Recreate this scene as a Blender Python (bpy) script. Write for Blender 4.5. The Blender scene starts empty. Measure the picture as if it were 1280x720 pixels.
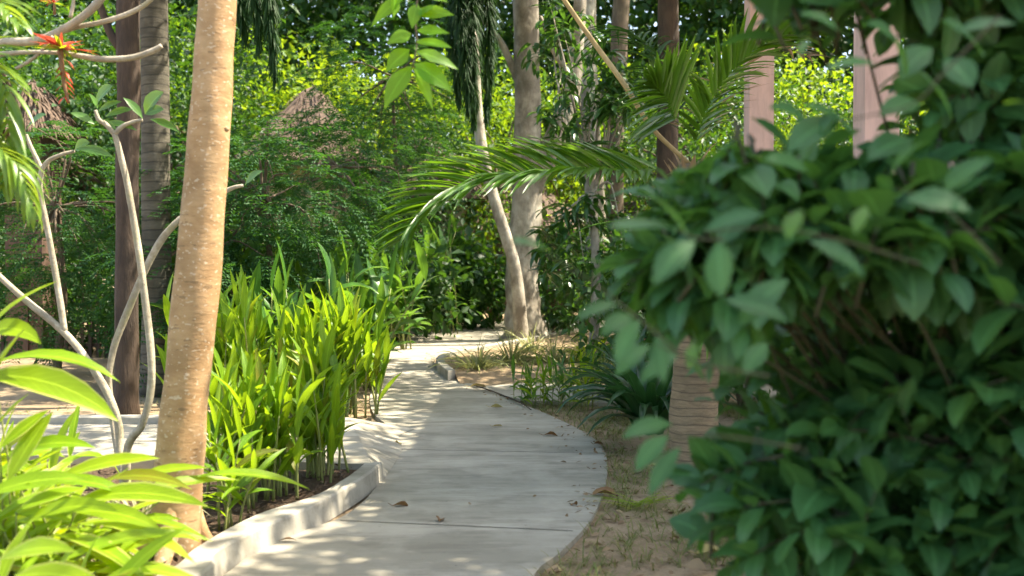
import bpy, math, random
import numpy as np
from mathutils import Vector
rng = np.random.default_rng(7); random.seed(7)
PI = math.pi
S = bpy.context.scene; COL = S.collection
FPX, H, HOR = 1244.0, 1.5, 330.0
PITCH = math.atan((360-HOR)/FPX)
CAM = np.array([0, 0, H]); FWD = np.array([0, math.cos(PITCH), -math.sin(PITCH)])
RGT = np.array([1.0, 0, 0]); UPV = np.array([0, math.sin(PITCH), math.cos(PITCH)])
def ray(px, py): return FWD + (px-640)/FPX*RGT - (py-360)/FPX*UPV
def P(px, py, D): return CAM + D*ray(px, py)                       # a point at depth D
def G(px, py, z=0.0):                                              # a point on the level z
    r = ray(px, py); return CAM + (z-H)/r[2]*r
A = lambda *a: np.array(a, float)

# ------------------------------------------------------------------ mesh builder
class MB:
    def __init__(s): s.V = []; s.U = []; s.F = []; s.n = 0
    def add(s, V, F, U=None):
        V = np.asarray(V, float).reshape(-1, 3)
        s.V.append(V); s.U.append(np.zeros((len(V), 2)) if U is None else np.asarray(U, float).reshape(-1, 2))
        for f in (F if isinstance(F, list) else [F]): s.F.append(np.asarray(f, int) + s.n)
        s.n += len(V)
    def build(s, name, mat, parent=None, smooth=True):
        V = np.concatenate(s.V); U = np.concatenate(s.U)
        if parent is not None: V = V - np.array(parent.location)
        me = bpy.data.meshes.new(name)
        loops = np.concatenate([f.ravel() for f in s.F]).astype(np.int32)
        sizes = np.concatenate([np.full(len(f), f.shape[1]) for f in s.F]).astype(np.int32)
        starts = np.concatenate([[0], np.cumsum(sizes)[:-1]]).astype(np.int32)
        me.vertices.add(len(V)); me.vertices.foreach_set('co', V.astype(np.float32).ravel())
        me.loops.add(len(loops)); me.loops.foreach_set('vertex_index', loops)
        me.polygons.add(len(sizes)); me.polygons.foreach_set('loop_start', starts)
        try: me.polygons.foreach_set('loop_total', sizes)
        except Exception: pass
        me.update(calc_edges=True); me.validate()
        uv = me.uv_layers.new(name='UVMap')
        if len(uv.data) == len(loops): uv.data.foreach_set('uv', U[loops].astype(np.float32).ravel())
        me.polygons.foreach_set('use_smooth', np.full(len(me.polygons), smooth))
        me.materials.append(mat)
        o = bpy.data.objects.new(name, me); COL.objects.link(o)
        if parent is not None: o.parent = parent
        return o
def tag(o, label=None, cat=None, group=None, kind=None):
    if label: o['label'] = label
    if cat: o['category'] = cat
    if group: o['group'] = group
    if kind: o['kind'] = kind
    return o
def thing(name, label, cat, loc=(0, 0, 0), group=None):
    o = bpy.data.objects.new(name, None); COL.objects.link(o); o.location = [float(v) for v in loc]
    o.empty_display_size = .1
    return tag(o, label, cat, group)
def dup(root, loc, rotz=0.0, sc=1.0, label=None, group=None):
    r = root.copy(); COL.objects.link(r); r.location = [float(v) for v in loc]; r.rotation_euler = (0, 0, rotz); r.scale = (sc, sc, sc)
    if label: r['label'] = label
    if group: r['group'] = group
    for ch in list(root.children):
        c = ch.copy(); COL.objects.link(c); c.parent = r
    return r

# ------------------------------------------------------------------ geometry
def smooth_line(pts, n=6):
    p = np.asarray(pts, float)
    if len(p) < 3: return p
    q = np.vstack([2*p[0]-p[1], p, 2*p[-1]-p[-2]]); out = []
    for i in range(1, len(q)-2):
        for k in range(n):
            t = k/n
            out.append(.5*((2*q[i]) + (-q[i-1]+q[i+1])*t + (2*q[i-1]-5*q[i]+4*q[i+1]-q[i+2])*t*t + (-q[i-1]+3*q[i]-3*q[i+1]+q[i+2])*t**3))
    out.append(p[-1]); return np.array(out)
def tube(mb, pts, rad, k=8, n=6, wob=0.0):
    """round tapering limb through pts; rad is a number, a pair or a list as long as pts"""
    pts = np.asarray(pts, float); rad = np.atleast_1d(np.asarray(rad, float))
    if len(rad) == 1: rad = np.repeat(rad, len(pts))
    if len(rad) == 2 and len(pts) != 2: rad = np.interp(np.linspace(0, 1, len(pts)), [0, 1], rad)
    both = smooth_line(np.hstack([pts, rad[:, None]]), n) if len(pts) > 2 else np.hstack([pts, rad[:, None]])
    c, r = both[:, :3], np.maximum(both[:, 3], 1e-4)
    T = np.gradient(c, axis=0); T /= np.linalg.norm(T, axis=1)[:, None]+1e-9
    a = A(1, 0, 0) if abs(T[0][0]) < .8 else A(0, 1, 0)
    u = np.cross(T[0], a); u /= np.linalg.norm(u); m = len(c); V = np.zeros((m, k, 3)); U = np.zeros((m, k, 2))
    th = np.arange(k)*2*PI/k
    for i in range(m):
        u = u - T[i]*np.dot(u, T[i]); u /= np.linalg.norm(u); w = np.cross(T[i], u)
        rr = r[i]*(1+wob*np.sin(th*3+i*.7)+wob*.6*np.sin(th*5-i*.45)) if wob else np.full(k, r[i])
        V[i] = c[i] + np.cos(th)[:, None]*u*rr[:, None] + np.sin(th)[:, None]*w*rr[:, None]
        U[i, :, 0] = th/(2*PI); U[i, :, 1] = i/m
    idx = np.arange(m*k).reshape(m, k); nx = np.roll(idx, -1, 1)
    F = np.stack([idx[:-1], nx[:-1], nx[1:], idx[1:]], -1).reshape(-1, 4)
    V = np.vstack([V.reshape(-1, 3), c[0], c[-1]]); U = np.vstack([U.reshape(-1, 2), [0, 0], [0, 1]])
    cap = np.vstack([np.stack([nx[0], idx[0], np.full(k, m*k)], -1), np.stack([idx[-1], nx[-1], np.full(k, m*k+1)], -1)])
    mb.add(V, [F, cap], U)
OVATE = A(.06, .62, .98, .92, .6, .03)
LANCE = A(.10, .62, .95, 1., .82, .5, .02)
STRAP = A(.75, 1., 1., .9, .7, .4, .02)
def unit(v): v = np.asarray(v, float); return v/(np.linalg.norm(v, axis=-1, keepdims=True)+1e-9)
def az_el(d): d = unit(d); return np.arctan2(d[..., 1], d[..., 0]), np.arcsin(np.clip(d[..., 2], -1, 1))
def blades(mb, Pt, az, e0, e1, L, W, roll=0., prof=LANCE, fold=.25, wave=0.):
    """curved leaf blades: base points, heading, elevation at base and tip, length, half width"""
    Pt = np.asarray(Pt, float).reshape(-1, 3); N = len(Pt)
    az, e0, e1, L, W, roll = [np.broadcast_to(np.asarray(v, float), (N,)) for v in (az, e0, e1, L, W, roll)]
    R = len(prof); s = (np.arange(R-1)+.5)/(R-1); e = e0[:, None]+(e1-e0)[:, None]*s
    step = np.stack([np.cos(e)*np.cos(az)[:, None], np.cos(e)*np.sin(az)[:, None], np.sin(e)], -1)*(L/(R-1))[:, None, None]
    c = np.concatenate([np.zeros((N, 1, 3)), np.cumsum(step, 1)], 1)+Pt[:, None]
    ee = e0[:, None]+(e1-e0)[:, None]*np.linspace(0, 1, R)
    h = np.stack([-np.sin(az), np.cos(az), 0*az], -1)[:, None]
    n = np.stack([-np.sin(ee)*np.cos(az)[:, None], -np.sin(ee)*np.sin(az)[:, None], np.cos(ee)], -1)
    cr, sr = np.cos(roll)[:, None, None], np.sin(roll)[:, None, None]
    sd = cr*h+sr*n; nn = -sr*h+cr*n; w = (W[:, None]*prof)[..., None]
    wv = 0
    if wave: wv = nn*(W[:, None]*wave*np.sin(np.linspace(0, 1, R)*9+rng.uniform(0, 6, N)[:, None]))[..., None]
    V = np.stack([c+sd*w+nn*fold*w+wv, c, c-sd*w+nn*fold*w-wv], 2)
    U = np.zeros((N, R, 3, 2)); U[..., 0, 0] = 0; U[..., 1, 0] = .5; U[..., 2, 0] = 1; U[..., 1] = np.linspace(0, 1, R)[None, :, None]
    i = np.arange(R-1)[:, None]*3+np.arange(2)
    f = np.stack([i, i+1, i+4, i+3], -1).reshape(-1, 4)
    mb.add(V, (f[None]+(np.arange(N)*R*3)[:, None, None]).reshape(-1, 4), U)
def diamonds(mb, Pt, d, L, W, up=None):
    """small two-faced leaves for distant crowns"""
    Pt = np.asarray(Pt, float); N = len(Pt); d = unit(d)
    up = unit(rng.normal(0, .6, (N, 3))+A(0, 0, .8)) if up is None else up
    sd = unit(np.cross(d, up)); nn = np.cross(sd, d); L = np.broadcast_to(L, (N,))[:, None]; W = np.broadcast_to(W, (N,))[:, None]
    V = np.stack([Pt, Pt+d*L*.45+sd*W+nn*W*.35, Pt+d*L-nn*L*.12, Pt+d*L*.45-sd*W+nn*W*.35], 1)
    U = np.tile(A(.5, 0, 0, .45, .5, 1, 1, .45).reshape(1, 4, 2), (N, 1, 1))
    b = (np.arange(N)*4)[:, None]
    mb.add(V, np.vstack([b+A(0, 3, 2).astype(int), b+A(0, 2, 1).astype(int)]), U)
def leaf_between(mb, a, b, W, sag=.35, roll=0., prof=LANCE, fold=.3, wave=.05):
    d = np.asarray(b, float)-a; L = np.linalg.norm(d); az, el = az_el(d)
    blades(mb, [a], az, el+sag, el-sag, L*(1+sag*sag/6), W, roll, prof, fold, wave)
def perp(d):
    d = unit(d); a = np.where(np.abs(d[..., 2:3]) < .9, A(0, 0, 1), A(1, 0, 0)); u = unit(np.cross(d, a)); return u, np.cross(d, u)
def twigs(ml, ms, tips, dirs, n=7, tl=.3, L=.11, W=.028, droop=.6, spread=.9, prof=OVATE, tw=.004, fold=.25, wave=.08):
    """leafy twigs: leaves alternate along a thin stem that ends at each tip"""
    tips = np.asarray(tips, float); dirs = unit(dirs); N = len(tips); u, v = perp(dirs)
    base = tips-dirs*tl
    if ms is not None:
        for i in range(N): tube(ms, [base[i], base[i]*.5+tips[i]*.5+A(0, 0, .02), tips[i]], [tw*1.5, tw*.5], 4, 2)
    ph0 = rng.uniform(0, 6.28, N)
    for k in range(n):
        t = .15+.85*k/max(1, n-1); ph = ph0+k*2.4+rng.normal(0, .3, N); sp = spread*(1-.5*t*t)
        p = base+(tips-base)*t
        d = unit(dirs*(1-.55*sp)+sp*(np.cos(ph)[:, None]*u+np.sin(ph)[:, None]*v)); az, el = az_el(d)
        s = rng.choice([.5, .75, .9, 1., 1.15], N)*rng.uniform(.9, 1.1, N)*(1 if k < n-2 else .8)
        dr = droop*rng.uniform(.3, 1.3, N)
        blades(ml, p, az, el+dr*.3, el-dr*.9, L*s, W*s*rng.uniform(.85, 1.15, N), rng.normal(0, .35, N), prof, fold, wave)
def frond(mr, ml, pts, up, n=40, L=.5, W=.014, ang=(1.1, .4), droop=.5, lift=.2, rad=(.014, .003), prof=STRAP, bushy=False, jit=.08, start=.12, lenprof=None):
    c = smooth_line(pts, 8); tube(mr, pts, rad, 6, 8)
    d = np.linalg.norm(np.diff(c, axis=0), axis=1); s = np.concatenate([[0], np.cumsum(d)]); s /= s[-1]
    T = unit(np.gradient(c, axis=0))
    for side in (-1, 1):
        t = np.linspace(start, .995, n)+rng.normal(0, .004, n); t = np.clip(t, 0, 1)
        p = np.stack([np.interp(t, s, c[:, i]) for i in range(3)], -1); tt = unit(np.stack([np.interp(t, s, T[:, i]) for i in range(3)], -1))
        sd = unit(np.cross(tt, up)); nn = np.cross(sd, tt)
        if bushy:
            ph = rng.uniform(0, 6.28, n)[:, None]; sd = sd*np.cos(ph)+nn*np.sin(ph); lf = 0
        else: lf = lift
        a = ang[0]+(ang[1]-ang[0])*t+rng.normal(0, jit, n)
        dd = unit(tt*np.cos(a)[:, None]+side*sd*np.sin(a)[:, None]+nn*lf+rng.normal(0, jit*.5, (n, 3))); az, el = az_el(dd)
        lp = (np.interp(t, [0, .2, .5, .8, 1], [.45, .85, 1, .8, .4]) if lenprof is None else np.interp(t, *lenprof))*rng.uniform(.9, 1.08, n)
        blades(ml, p, az, el+droop*.15, el-droop*rng.uniform(.6, 1.2, n), L*lp, W, rng.normal(0, .4, n), prof, .35)
def box(mb, x0, x1, y0, y1, z0, z1):
    V = A(x0,y0,z0, x1,y0,z0, x1,y1,z0, x0,y1,z0, x0,y0,z1, x1,y0,z1, x1,y1,z1, x0,y1,z1).reshape(8, 3)
    mb.add(V, np.array([[0,3,2,1],[4,5,6,7],[0,1,5,4],[1,2,6,5],[2,3,7,6],[3,0,4,7]]))
def resample(p, n):
    p = smooth_line(p, 6); d = np.concatenate([[0], np.cumsum(np.linalg.norm(np.diff(p, axis=0), axis=1))]); t = np.linspace(0, d[-1], n)
    return np.stack([np.interp(t, d, p[:, i]) for i in range(3)], -1)
def strip(mb, a, b):
    n = len(a); V = np.vstack([a, b]); i = np.arange(n-1); mb.add(V, np.stack([i, n+i, n+i+1, i+1], -1))

# ------------------------------------------------------------------ materials
class NT:
    def __init__(s, name):
        s.m = bpy.data.materials.new(name); s.m.use_nodes = True; s.t = s.m.node_tree; s.t.nodes.clear(); s.out = s.n('ShaderNodeOutputMaterial')
    def n(s, ty, **kw):
        x = s.t.nodes.new(ty)
        for k, v in kw.items(): setattr(x, k, v)
        return x
    def l(s, a, b): s.t.links.new(a, b)
    def val(s, x, key, v): x.inputs[key].default_value = v
    def mix(s, fac, a, b, mode='MIX'):
        x = s.n('ShaderNodeMix', data_type='RGBA', blend_type=mode)
        for k, v in ((0, fac), (6, a), (7, b)):
            if hasattr(v, 'node'): s.l(v, x.inputs[k])
            else: x.inputs[k].default_value = v if k == 0 else (*v[:3], 1)
        return x.outputs[2]
    def math(s, op, a, b=0.5, c=None):
        x = s.n('ShaderNodeMath', operation=op)
        for k, v in ((0, a), (1, b), (2, c)):
            if v is None: continue
            if hasattr(v, 'node'): s.l(v, x.inputs[k])
            else: x.inputs[k].default_value = v
        return x.outputs[0]
    def noise(s, co, scale, detail=4, rough=.55, sc3=None):
        if sc3:
            mp = s.n('ShaderNodeMapping'); s.l(co, mp.inputs[0]); mp.inputs['Scale'].default_value = sc3; co = mp.outputs[0]
        x = s.n('ShaderNodeTexNoise'); s.l(co, x.inputs['Vector']); s.val(x, 'Scale', scale); s.val(x, 'Detail', detail); s.val(x, 'Roughness', rough)
        return x.outputs[0]
    def ramp(s, f, lo, hi):
        x = s.n('ShaderNodeMapRange'); s.l(f, x.inputs[0]); x.inputs[1].default_value = lo; x.inputs[2].default_value = hi; return x.outputs[0]
def leaf_mat(name, c1, c2, trans=.35, tcol=None, rough=.38, vein=.25, spec=.5, yellow=0.0, edge=None):
    m = NT(name); g = m.n('ShaderNodeNewGeometry'); r = g.outputs['Random Per Island']
    col = m.mix(r, c1, c2)
    if yellow:
        col = m.mix(m.math('GREATER_THAN', m.math('FRACT', m.math('MULTIPLY', r, 37.3)), 1-yellow), col, (.20, .17, .02))
    tc = m.n('ShaderNodeTexCoord'); uv = tc.outputs['UV']
    nz = m.noise(tc.outputs['Object'], 7.0, 2); col = m.mix(m.math('MULTIPLY', m.ramp(nz, .35, .7), .45), col, [c*.6 for c in c1])
    if vein:
        sx = m.n('ShaderNodeSeparateXYZ'); m.l(uv, sx.inputs[0]); d = m.math('ABSOLUTE', m.math('SUBTRACT', sx.outputs[0], .5))
        rib = m.math('LESS_THAN', d, .035)
        vn = m.math('LESS_THAN', m.math('FRACT', m.math('ADD', m.math('MULTIPLY', sx.outputs[1], 11.), m.math('MULTIPLY', d, -5.))), .12)
        col = m.mix(m.math('MULTIPLY', m.math('MAXIMUM', rib, m.math('MULTIPLY', vn, .45)), vein), col, [min(1, c*2.6+.03) for c in c2])
        if edge: col = m.mix(m.math('MULTIPLY', m.math('GREATER_THAN', m.math('ADD', d, m.math('MULTIPLY', nz, .12)), .48), m.math('GREATER_THAN', m.math('FRACT', m.math('MULTIPLY', r, 13.7)), .45)), col, edge)
    p = m.n('ShaderNodeBsdfPrincipled'); m.l(col, p.inputs['Base Color']); m.val(p, 'Roughness', rough); m.val(p, 'Specular IOR Level', spec)
    t = m.n('ShaderNodeBsdfTranslucent'); tcx = m.mix(.75, col, tcol or (c2[0]*2.2, c2[1]*2.0, c2[2]*.6)); m.l(tcx, t.inputs[0])
    x = m.n('ShaderNodeMixShader'); x.inputs[0].default_value = trans; m.l(p.outputs[0], x.inputs[1]); m.l(t.outputs[0], x.inputs[2]); m.l(x.outputs[0], m.out.inputs[0])
    return m.m
def bark_mat(name, c1, c2, scale=8, stretch=(1, 1, 1), bump=.4, rings=0, ringcol=None, moss=None, spots=None, rough=.85):
    m = NT(name); tc = m.n('ShaderNodeTexCoord'); co = tc.outputs['Object']
    n1 = m.noise(co, scale, 6, .65, stretch); n2 = m.noise(co, scale*.22, 3); n3 = m.noise(co, scale*5, 3, .6, stretch)
    col = m.mix(m.ramp(n1, .40, .60), c1, c2); col = m.mix(m.math('MULTIPLY', m.ramp(n2, .45, .62), .5), col, [c*.55 for c in c1]); h = m.math('ADD', n1, m.math('MULTIPLY', n3, .5))
    if spots: col = m.mix(m.math('MULTIPLY', m.math('GREATER_THAN', m.noise(co, 38, 1, .5, (1, 1, 1.6)), .66), .6), col, spots); col = m.mix(m.math('MULTIPLY', m.math('GREATER_THAN', m.noise(co, 16, 2, .6, (.6, .6, 2.2)), .665), .55), col, [c*.35 for c in c1]); col = m.mix(m.math('MULTIPLY', m.ramp(m.noise(co, 2.2, 3, .6, (1, 1, .6)), .5, .62), .2), col, (.30, .25, .15))
    if moss: col = m.mix(m.math('MULTIPLY', m.ramp(m.noise(co, scale*.5, 4), .55, .68), .7), col, moss)
    if rings:
        sx = m.n('ShaderNodeSeparateXYZ'); m.l(co, sx.inputs[0])
        w = m.math('FRACT', m.math('ADD', m.math('MULTIPLY', sx.outputs[2], rings), m.math('MULTIPLY', n2, 1.1)))
        rg = m.math('LESS_THAN', w, .16); col = m.mix(m.math('MULTIPLY', rg, .7), col, ringcol or [c*.4 for c in c1]); h = m.math('SUBTRACT', h, m.math('MULTIPLY', rg, .8))
    p = m.n('ShaderNodeBsdfPrincipled'); m.l(col, p.inputs['Base Color']); m.val(p, 'Roughness', rough)
    b = m.n('ShaderNodeBump'); m.val(b, 'Strength', bump); m.val(b, 'Distance', .02); m.l(h, b.inputs['Height']); m.l(b.outputs[0], p.inputs['Normal'])
    m.l(p.outputs[0], m.out.inputs[0]); return m.m
def ground_mat(name, c1, c2, c3, scale=3.0, bump=.6, fine=60):
    m = NT(name); tc = m.n('ShaderNodeTexCoord'); co = tc.outputs['Object']
    n1 = m.noise(co, scale*.3, 5); n2 = m.noise(co, scale*4, 6, .7); n3 = m.noise(co, fine, 3, .7)
    col = m.mix(m.ramp(n1, .35, .65), c1, c2); col = m.mix(m.math('MULTIPLY', m.ramp(n2, .45, .7), .6), col, c3)
    col = m.mix(m.math('MULTIPLY', m.ramp(n3, .5, .75), .5), col, [c*.35 for c in c1])
    p = m.n('ShaderNodeBsdfPrincipled'); m.l(col, p.inputs['Base Color']); m.val(p, 'Roughness', .95); m.val(p, 'Specular IOR Level', .2)
    b = m.n('ShaderNodeBump'); m.val(b, 'Strength', bump); m.val(b, 'Distance', .03); m.l(m.math('ADD', n2, n3), b.inputs['Height']); m.l(b.outputs[0], p.inputs['Normal'])
    m.l(p.outputs[0], m.out.inputs[0]); return m.m
def concrete_mat(name, c1, c2, stain):
    m = NT(name); tc = m.n('ShaderNodeTexCoord'); co = tc.outputs['Object']
    n1 = m.noise(co, 1.1, 6, .65, (.6, 1.5, 1)); n2 = m.noise(co, 4, 6, .72, (.45, 1.5, 1)); n3 = m.noise(co, 90, 3, .7); n4 = m.noise(co, 2.2, 4, .6)
    col = m.mix(m.ramp(n1, .40, .60), c1, c2); col = m.mix(m.math('MULTIPLY', m.ramp(n2, .48, .64), .7), col, stain)
    col = m.mix(m.math('MULTIPLY', m.ramp(n4, .52, .66), .45), col, [c*1.2 for c in c2])
    col = m.mix(m.math('MULTIPLY', m.ramp(n3, .55, .8), .3), col, [c*.5 for c in c1])
    sp = m.math('GREATER_THAN', m.noise(co, 30, 2, .5), .74); col = m.mix(m.math('MULTIPLY', sp, .5), col, (.10, .085, .06))
    p = m.n('ShaderNodeBsdfPrincipled'); m.l(col, p.inputs['Base Color']); m.val(p, 'Roughness', .8); m.val(p, 'Specular IOR Level', .3)
    b = m.n('ShaderNodeBump'); m.val(b, 'Strength', .25); m.val(b, 'Distance', .01); m.l(m.math('ADD', n2, m.math('MULTIPLY', n3, .6)), b.inputs['Height']); m.l(b.outputs[0], p.inputs['Normal'])
    m.l(p.outputs[0], m.out.inputs[0]); return m.m

M = dict(
 soil=ground_mat('sandy_soil', (.30, .215, .13), (.40, .30, .19), (.20, .135, .08)),
 mulch=ground_mat('bed_soil', (.07, .045, .03), (.11, .07, .045), (.16, .11, .07), 5, 1.0),
 conc=concrete_mat('path_concrete', (.27, .245, .19), (.39, .355, .285), (.19, .17, .13)),
 kerb=concrete_mat('kerb_concrete', (.30, .28, .23), (.40, .37, .31), (.20, .18, .14)),
 joint=ground_mat('joint_dirt', (.07, .06, .05), (.10, .09, .07), (.05, .04, .03)),
 tan=bark_mat('tan_bark', (.35, .20, .085), (.47, .29, .14), 11, (.6, .6, 1.3), .25, spots=(.60, .48, .34), rough=.7),
 grey=bark_mat('grey_bark', (.19, .16, .12), (.46, .41, .33), 3.2, (1, 1, .7), .9, moss=(.12, .11, .055)),
 dark=bark_mat('dark_bark', (.045, .028, .018), (.08, .05, .032), 10, (1.5, 1.5, .3), .8),
 brown=bark_mat('brown_bark', (.10, .07, .045), (.16, .115, .075), 7, (1.3, 1.3, .4), .6),
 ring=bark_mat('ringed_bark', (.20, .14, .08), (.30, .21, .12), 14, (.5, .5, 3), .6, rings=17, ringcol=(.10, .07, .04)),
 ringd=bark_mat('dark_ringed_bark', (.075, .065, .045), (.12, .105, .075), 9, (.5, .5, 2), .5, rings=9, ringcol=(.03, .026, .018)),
 plum=bark_mat('plumeria_bark', (.33, .28, .20), (.46, .40, .31), 22, (1, 1, 1), .4, moss=(.26, .24, .12)),
 stalk=bark_mat('dry_stalk', (.38, .27, .12), (.48, .36, .18), 14, (1, 1, .4), .3),
 twig=bark_mat('green_twig', (.035, .04, .016), (.06, .06, .026), 20, (1, 1, 1), .3),
 stem=bark_mat('ginger_stem', (.16, .20, .05), (.25, .26, .08), 12, (2, 2, .4), .2, rough=.5),
 # foliage
 bush=leaf_mat('bush_leaf', (.026, .100, .030), (.055, .165, .046), .32, (.16, .38, .03), .5, .4, .5),
 bushy=leaf_mat('bush_young_leaf', (.06, .17, .02), (.09, .22, .03), .45, (.24, .42, .03), .42, .3),
 lime=leaf_mat('lime_leaf', (.13, .26, .010), (.27, .39, .018), .45, (.58, .70, .02), .42, .3, .3, yellow=.05, edge=(.42, .46, .10)),
 spider=leaf_mat('spider_leaf', (.16, .20, .05), (.34, .36, .14), .35, (.40, .40, .14), .45, .6),
 cream=leaf_mat('cream_leaf', (.32, .30, .15), (.45, .42, .25), .35, (.60, .55, .25), .5, .2),
 ginger=leaf_mat('ginger_leaf', (.075, .195, .010), (.17, .30, .018), .46, (.42, .60, .02), .42, .35, .4, yellow=.07),
 helic=leaf_mat('heliconia_leaf', (.035, .12, .018), (.07, .18, .025), .4, (.22, .42, .03), .35, .3),
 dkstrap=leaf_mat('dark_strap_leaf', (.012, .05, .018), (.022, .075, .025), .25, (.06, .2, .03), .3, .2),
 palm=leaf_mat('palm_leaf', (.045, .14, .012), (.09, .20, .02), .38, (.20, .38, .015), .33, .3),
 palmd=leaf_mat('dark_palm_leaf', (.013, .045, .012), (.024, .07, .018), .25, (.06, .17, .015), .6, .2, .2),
 areca=leaf_mat('areca_leaf', (.09, .19, .02), (.15, .25, .03), .45, (.36, .48, .04), .35, .3),
 dryp=leaf_mat('dry_palm_leaf', (.26, .17, .09), (.38, .27, .16), .2, (.4, .3, .15), .7, .1),
 plumlf=leaf_mat('plumeria_leaf', (.06, .17, .04), (.10, .22, .06), .4, (.30, .46, .05), .35, .4),
 hang=leaf_mat('hanging_leaf', (.10, .27, .010), (.15, .33, .015), .6, (.42, .74, .02), .4, .35),
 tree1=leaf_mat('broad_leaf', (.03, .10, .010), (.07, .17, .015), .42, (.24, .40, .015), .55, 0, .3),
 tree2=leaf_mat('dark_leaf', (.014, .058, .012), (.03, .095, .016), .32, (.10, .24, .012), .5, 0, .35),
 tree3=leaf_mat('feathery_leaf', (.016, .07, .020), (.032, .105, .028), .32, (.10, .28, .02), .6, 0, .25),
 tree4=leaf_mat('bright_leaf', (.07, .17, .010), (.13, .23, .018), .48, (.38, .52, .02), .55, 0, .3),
 mango=leaf_mat('mango_leaf', (.02, .075, .018), (.04, .115, .025), .33, (.12, .27, .02), .3, .2),
 red=leaf_mat('bromeliad_leaf', (.40, .05, .035), (.50, .10, .06), .35, (.65, .10, .05), .4, .1),
 dead=leaf_mat('dead_leaf', (.16, .08, .03), (.26, .14, .06), .15, (.3, .16, .05), .7, .2),
 deady=leaf_mat('yellow_dead_leaf', (.36, .29, .09), (.45, .36, .14), .2, (.4, .3, .1), .6, .2),
 litter=leaf_mat('litter_leaf', (.20, .12, .06), (.38, .27, .15), .1, (.3, .2, .1), .8, 0),
 chip=leaf_mat('bark_chip', (.05, .03, .02), (.17, .11, .065), 0, (.1, .1, .1), .9, 0),
 grass=leaf_mat('ground_grass', (.09, .15, .025), (.32, .28, .10), .3, (.3, .3, .08), .6, 0),
)
def plain(name, col, rough=.7, n=6, var=.75, bump=.2, sc3=None):
    m = NT(name); tc = m.n('ShaderNodeTexCoord'); nz = m.noise(tc.outputs['Object'], n, 6, .65, sc3)
    c = m.mix(m.ramp(nz, .35, .7), col, [v*var for v in col]); p = m.n('ShaderNodeBsdfPrincipled'); m.l(c, p.inputs[0]); m.val(p, 'Roughness', rough)
    b = m.n('ShaderNodeBump'); m.val(b, 'Strength', bump); m.val(b, 'Distance', .01); m.l(nz, b.inputs['Height']); m.l(b.outputs[0], p.inputs['Normal'])
    m.l(p.outputs[0], m.out.inputs[0]); return m.m
M['pink'] = plain('pink_plaster', (.66, .45, .40), .8, 5, .72, .3, (2, 2, .4))
M['thatch'] = plain('thatch', (.15, .10, .07), .95, 14, .45, 1.0, (2.5, 2.5, .5))
M['wall'] = plain('cream_plaster', (.52, .42, .26), .9, 5, .8)
M['wood'] = plain('brown_timber', (.13, .075, .05), .8, 9, .55, .4, (1, 1, .3))

# ------------------------------------------------------------------ ground, path, kerbs
def bumpy(x, y): return .02*np.sin(x*1.7+y*.9)+.015*np.sin(y*2.3-x*1.1)+.010*np.sin(x*5.1+2)*np.sin(y*4.3)
GZ, GA = -.028, .4
def grid(mb, xs, ys, z0, amp=1.0):
    X, Y = np.meshgrid(xs, ys); V = np.stack([X, Y, z0+amp*bumpy(X, Y)], -1); i = np.arange(X.size).reshape(X.shape)
    mb.add(V, np.stack([i[:-1, :-1], i[:-1, 1:], i[1:, 1:], i[1:, :-1]], -1).reshape(-1, 4))
mb = MB()
xs = np.concatenate([[-220, -120, -60, -30, -18], np.arange(-12, 12.1, .2), [18, 30, 60, 120, 220]])
ys = np.concatenate([[-60, -25, -8], np.arange(-2, 32.1, .2), [40, 60, 110, 220, 400]])
grid(mb, xs, ys, GZ, GA); tag(mb.build('ground', M['soil']), kind='structure')

pl = [A(-2.3, -3, 0), A(-2.0, 1.5, 0), A(-1.62, 3.6, 0), G(275, 722), G(320, 688), G(380, 663), G(425, 647), G(455, 626), G(478, 597), G(500, 560), G(490, 537), G(466, 515), G(463, 492), G(470, 465), G(478, 444), G(494, 430), G(525, 417), G(575, 407), G(645, 400), G(730, 395), G(820, 392)]
pr = [A(-.5, -3, 0), A(-.25, 1.5, 0), A(-.05, 3.6, 0), G(665, 722), G(700, 690), G(738, 650), G(757, 605), G(757, 568), G(738, 545), G(692, 521), G(655, 506), G(627, 495), G(600, 484), G(573, 472), G(552, 460), G(543, 449), G(558, 441), G(600, 434), G(650, 425), G(730, 412), G(820, 406)]
L_, R_ = resample(pl, 90), resample(pr, 90)
# both edges sampled by arc length: keep joints roughly square by matching on the listed stations instead
def stations(p, n=6): return smooth_line(p, n)
L_, R_ = stations(pl), stations(pr)
mb = MB(); nW = 8
rows = [L_*(1-k/nW)+R_*(k/nW) for k in range(nW+1)]
for k in range(nW): strip(mb, rows[k], rows[k+1])
dn = A(0, 0, -.14)
strip(mb, L_+dn, L_); strip(mb, R_, R_+dn)
path = tag(mb.build('path', M['conc'], smooth=False), kind='structure')
def joint(a, b, w=.0045):
    mb = MB(); a, b = np.array(a), np.array(b); q = np.array([-(b-a)[1], (b-a)[0], 0]); q = q/np.linalg.norm(q)*w
    n = 14; t = np.linspace(0, 1, n)[:, None]; c = a+(b-a)*t+A(0, 0, .004); c += q*rng.normal(0, .25, (n, 1))
    strip(mb, c-q, c+q); tag(mb.build('path_joint', M['joint']), kind='structure')
joint(G(425, 651), G(716, 664)); joint(G(500, 562), G(755, 567)); joint(G(466, 491), G(612, 489)); joint(G(476, 447), G(546, 453))

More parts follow.
